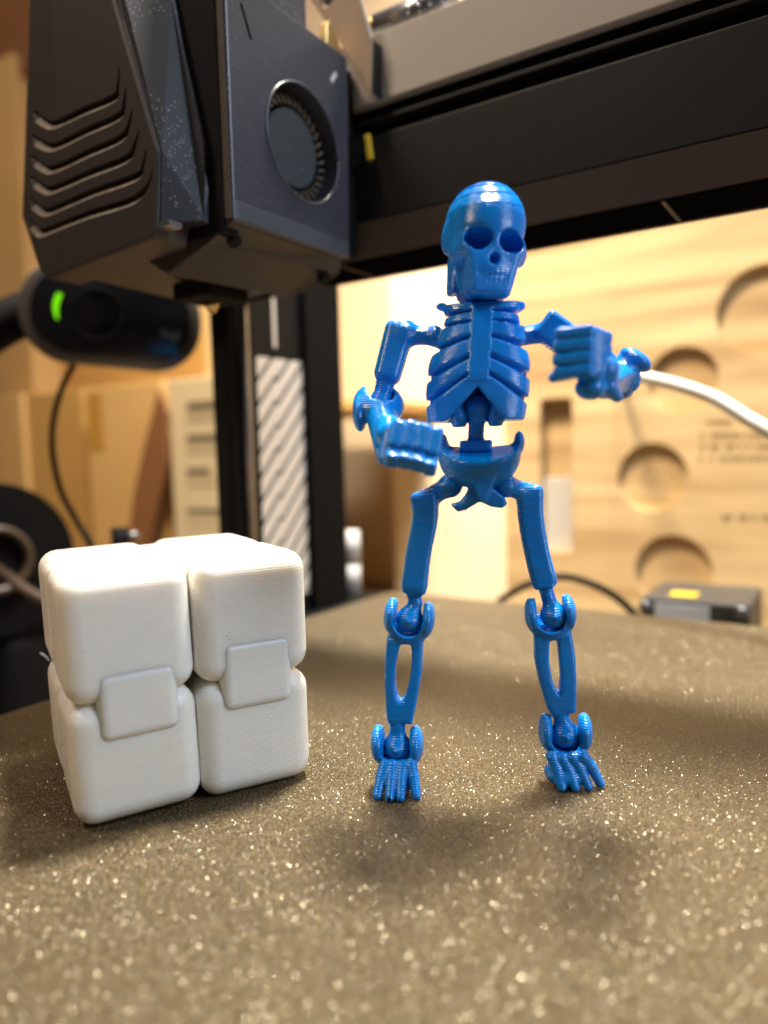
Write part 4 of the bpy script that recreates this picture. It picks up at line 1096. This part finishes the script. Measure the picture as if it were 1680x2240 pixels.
# burnt lettering, too far out of focus to read: rows of short strokes
def strokes(x0, x1, py, hpx):
    V, F = [], []; x = x0
    while x < x1:
        wd = random.uniform(7, 13); A_, B_ = on_y(x, py + hpx / 2, WY), on_y(x + wd * 0.75, py - hpx / 2, WY)
        for t in ((0, 0.32), (0.6, 0.95)):
            v, f = rbox(((B_[0] - A_[0]) * (t[1] - t[0]), 0.25, (B_[2] - A_[2]) * random.uniform(0.6, 1.0)), 0)
            F += [[i_ + len(V) for i_ in fc] for fc in f]; V += [np.array(p) + np.array([A_[0] + (B_[0] - A_[0]) * (t[0] + t[1]) / 2, WY - 0.15, (A_[2] + B_[2]) / 2]) for p in v]
        x += wd + (random.uniform(8, 14) if random.random() < 0.18 else 1.5)
    obj('lettering_row', V, F, WOOD_DARK, wbox)
strokes(1545, 1612, 924, 15); strokes(1532, 1690, 951, 15); strokes(1534, 1690, 978, 15); strokes(1530, 1690, 1003, 15); strokes(1580, 1690, 1132, 15)

# ================================================================== CABLES AND DEVICE BEHIND THE BED
pts = [on_y(1075, 1330, 185), on_y(1110, 1303, 185), on_y(1165, 1275, 188), on_y(1232, 1262, 190), on_y(1300, 1280, 190), on_y(1355, 1312, 188), on_y(1420, 1375, 186)]
V, F = tube(spline(pts, 8), 1.6, 12); tag(obj('black_cable', V, F, DARK, None, smooth=True), 'black cable arching up behind the back edge of the build plate', 'cable')
pts = [on_y(1352, 812, 299), on_y(1358, 814, 230), on_y(1368, 815, 180), on_y(1395, 822, 162), on_y(1480, 842, 155), on_y(1560, 870, 150), on_y(1630, 912, 145), on_y(1720, 975, 140), on_y(1850, 1150, 150), on_y(1900, 1500, 170)]
V, F = tube(spline(pts, 8), 2.2, 14); tag(obj('white_cable', V, F, WHITE_PLASTIC, None, smooth=True), 'thick white cable drooping to the right behind the raised fist', 'cable')
dev = thing('metal_device', (0, 190, -60), 'low dark metal device with silver label and yellow sticker behind the build plate', 'device')
dA, dB = on_y(1402, 1320, 185), on_y(1640, 1345, 185)
zt_ = on_y(1500, 1313, 185)[2]
box('device_body', (dA[0], 185, -60), (dB[0], 225, zt_), plain('device_grey', (0.05, 0.045, 0.04), 0.45), dev, r=1.2)
la, lb = on_y(1432, 1326, 184.6), on_y(1552, 1326, 184.6)
box('silver_label', (la[0], 184.4, zt_ - 9), (lb[0], 184.95, zt_ - 2.0), plain('silver_foil', (0.72, 0.76, 0.8), 0.3, metal=0.3), dev)
ya_ = on_z(1490, 1300, zt_ + 0.2); box('yellow_sticker', (ya_[0] - 4, ya_[1] - 4, zt_ + 0.05), (ya_[0] + 6, ya_[1] + 6, zt_ + 0.3), YELLOW, dev)
for px_, py_ in ((1409, 1328), (1622, 1342)):
    c = on_y(px_, py_, 184); cyl('chrome_stud', c + AY * 1.5, c - AY * 1.0, 2.2, EDGE_METAL, dev, 20)
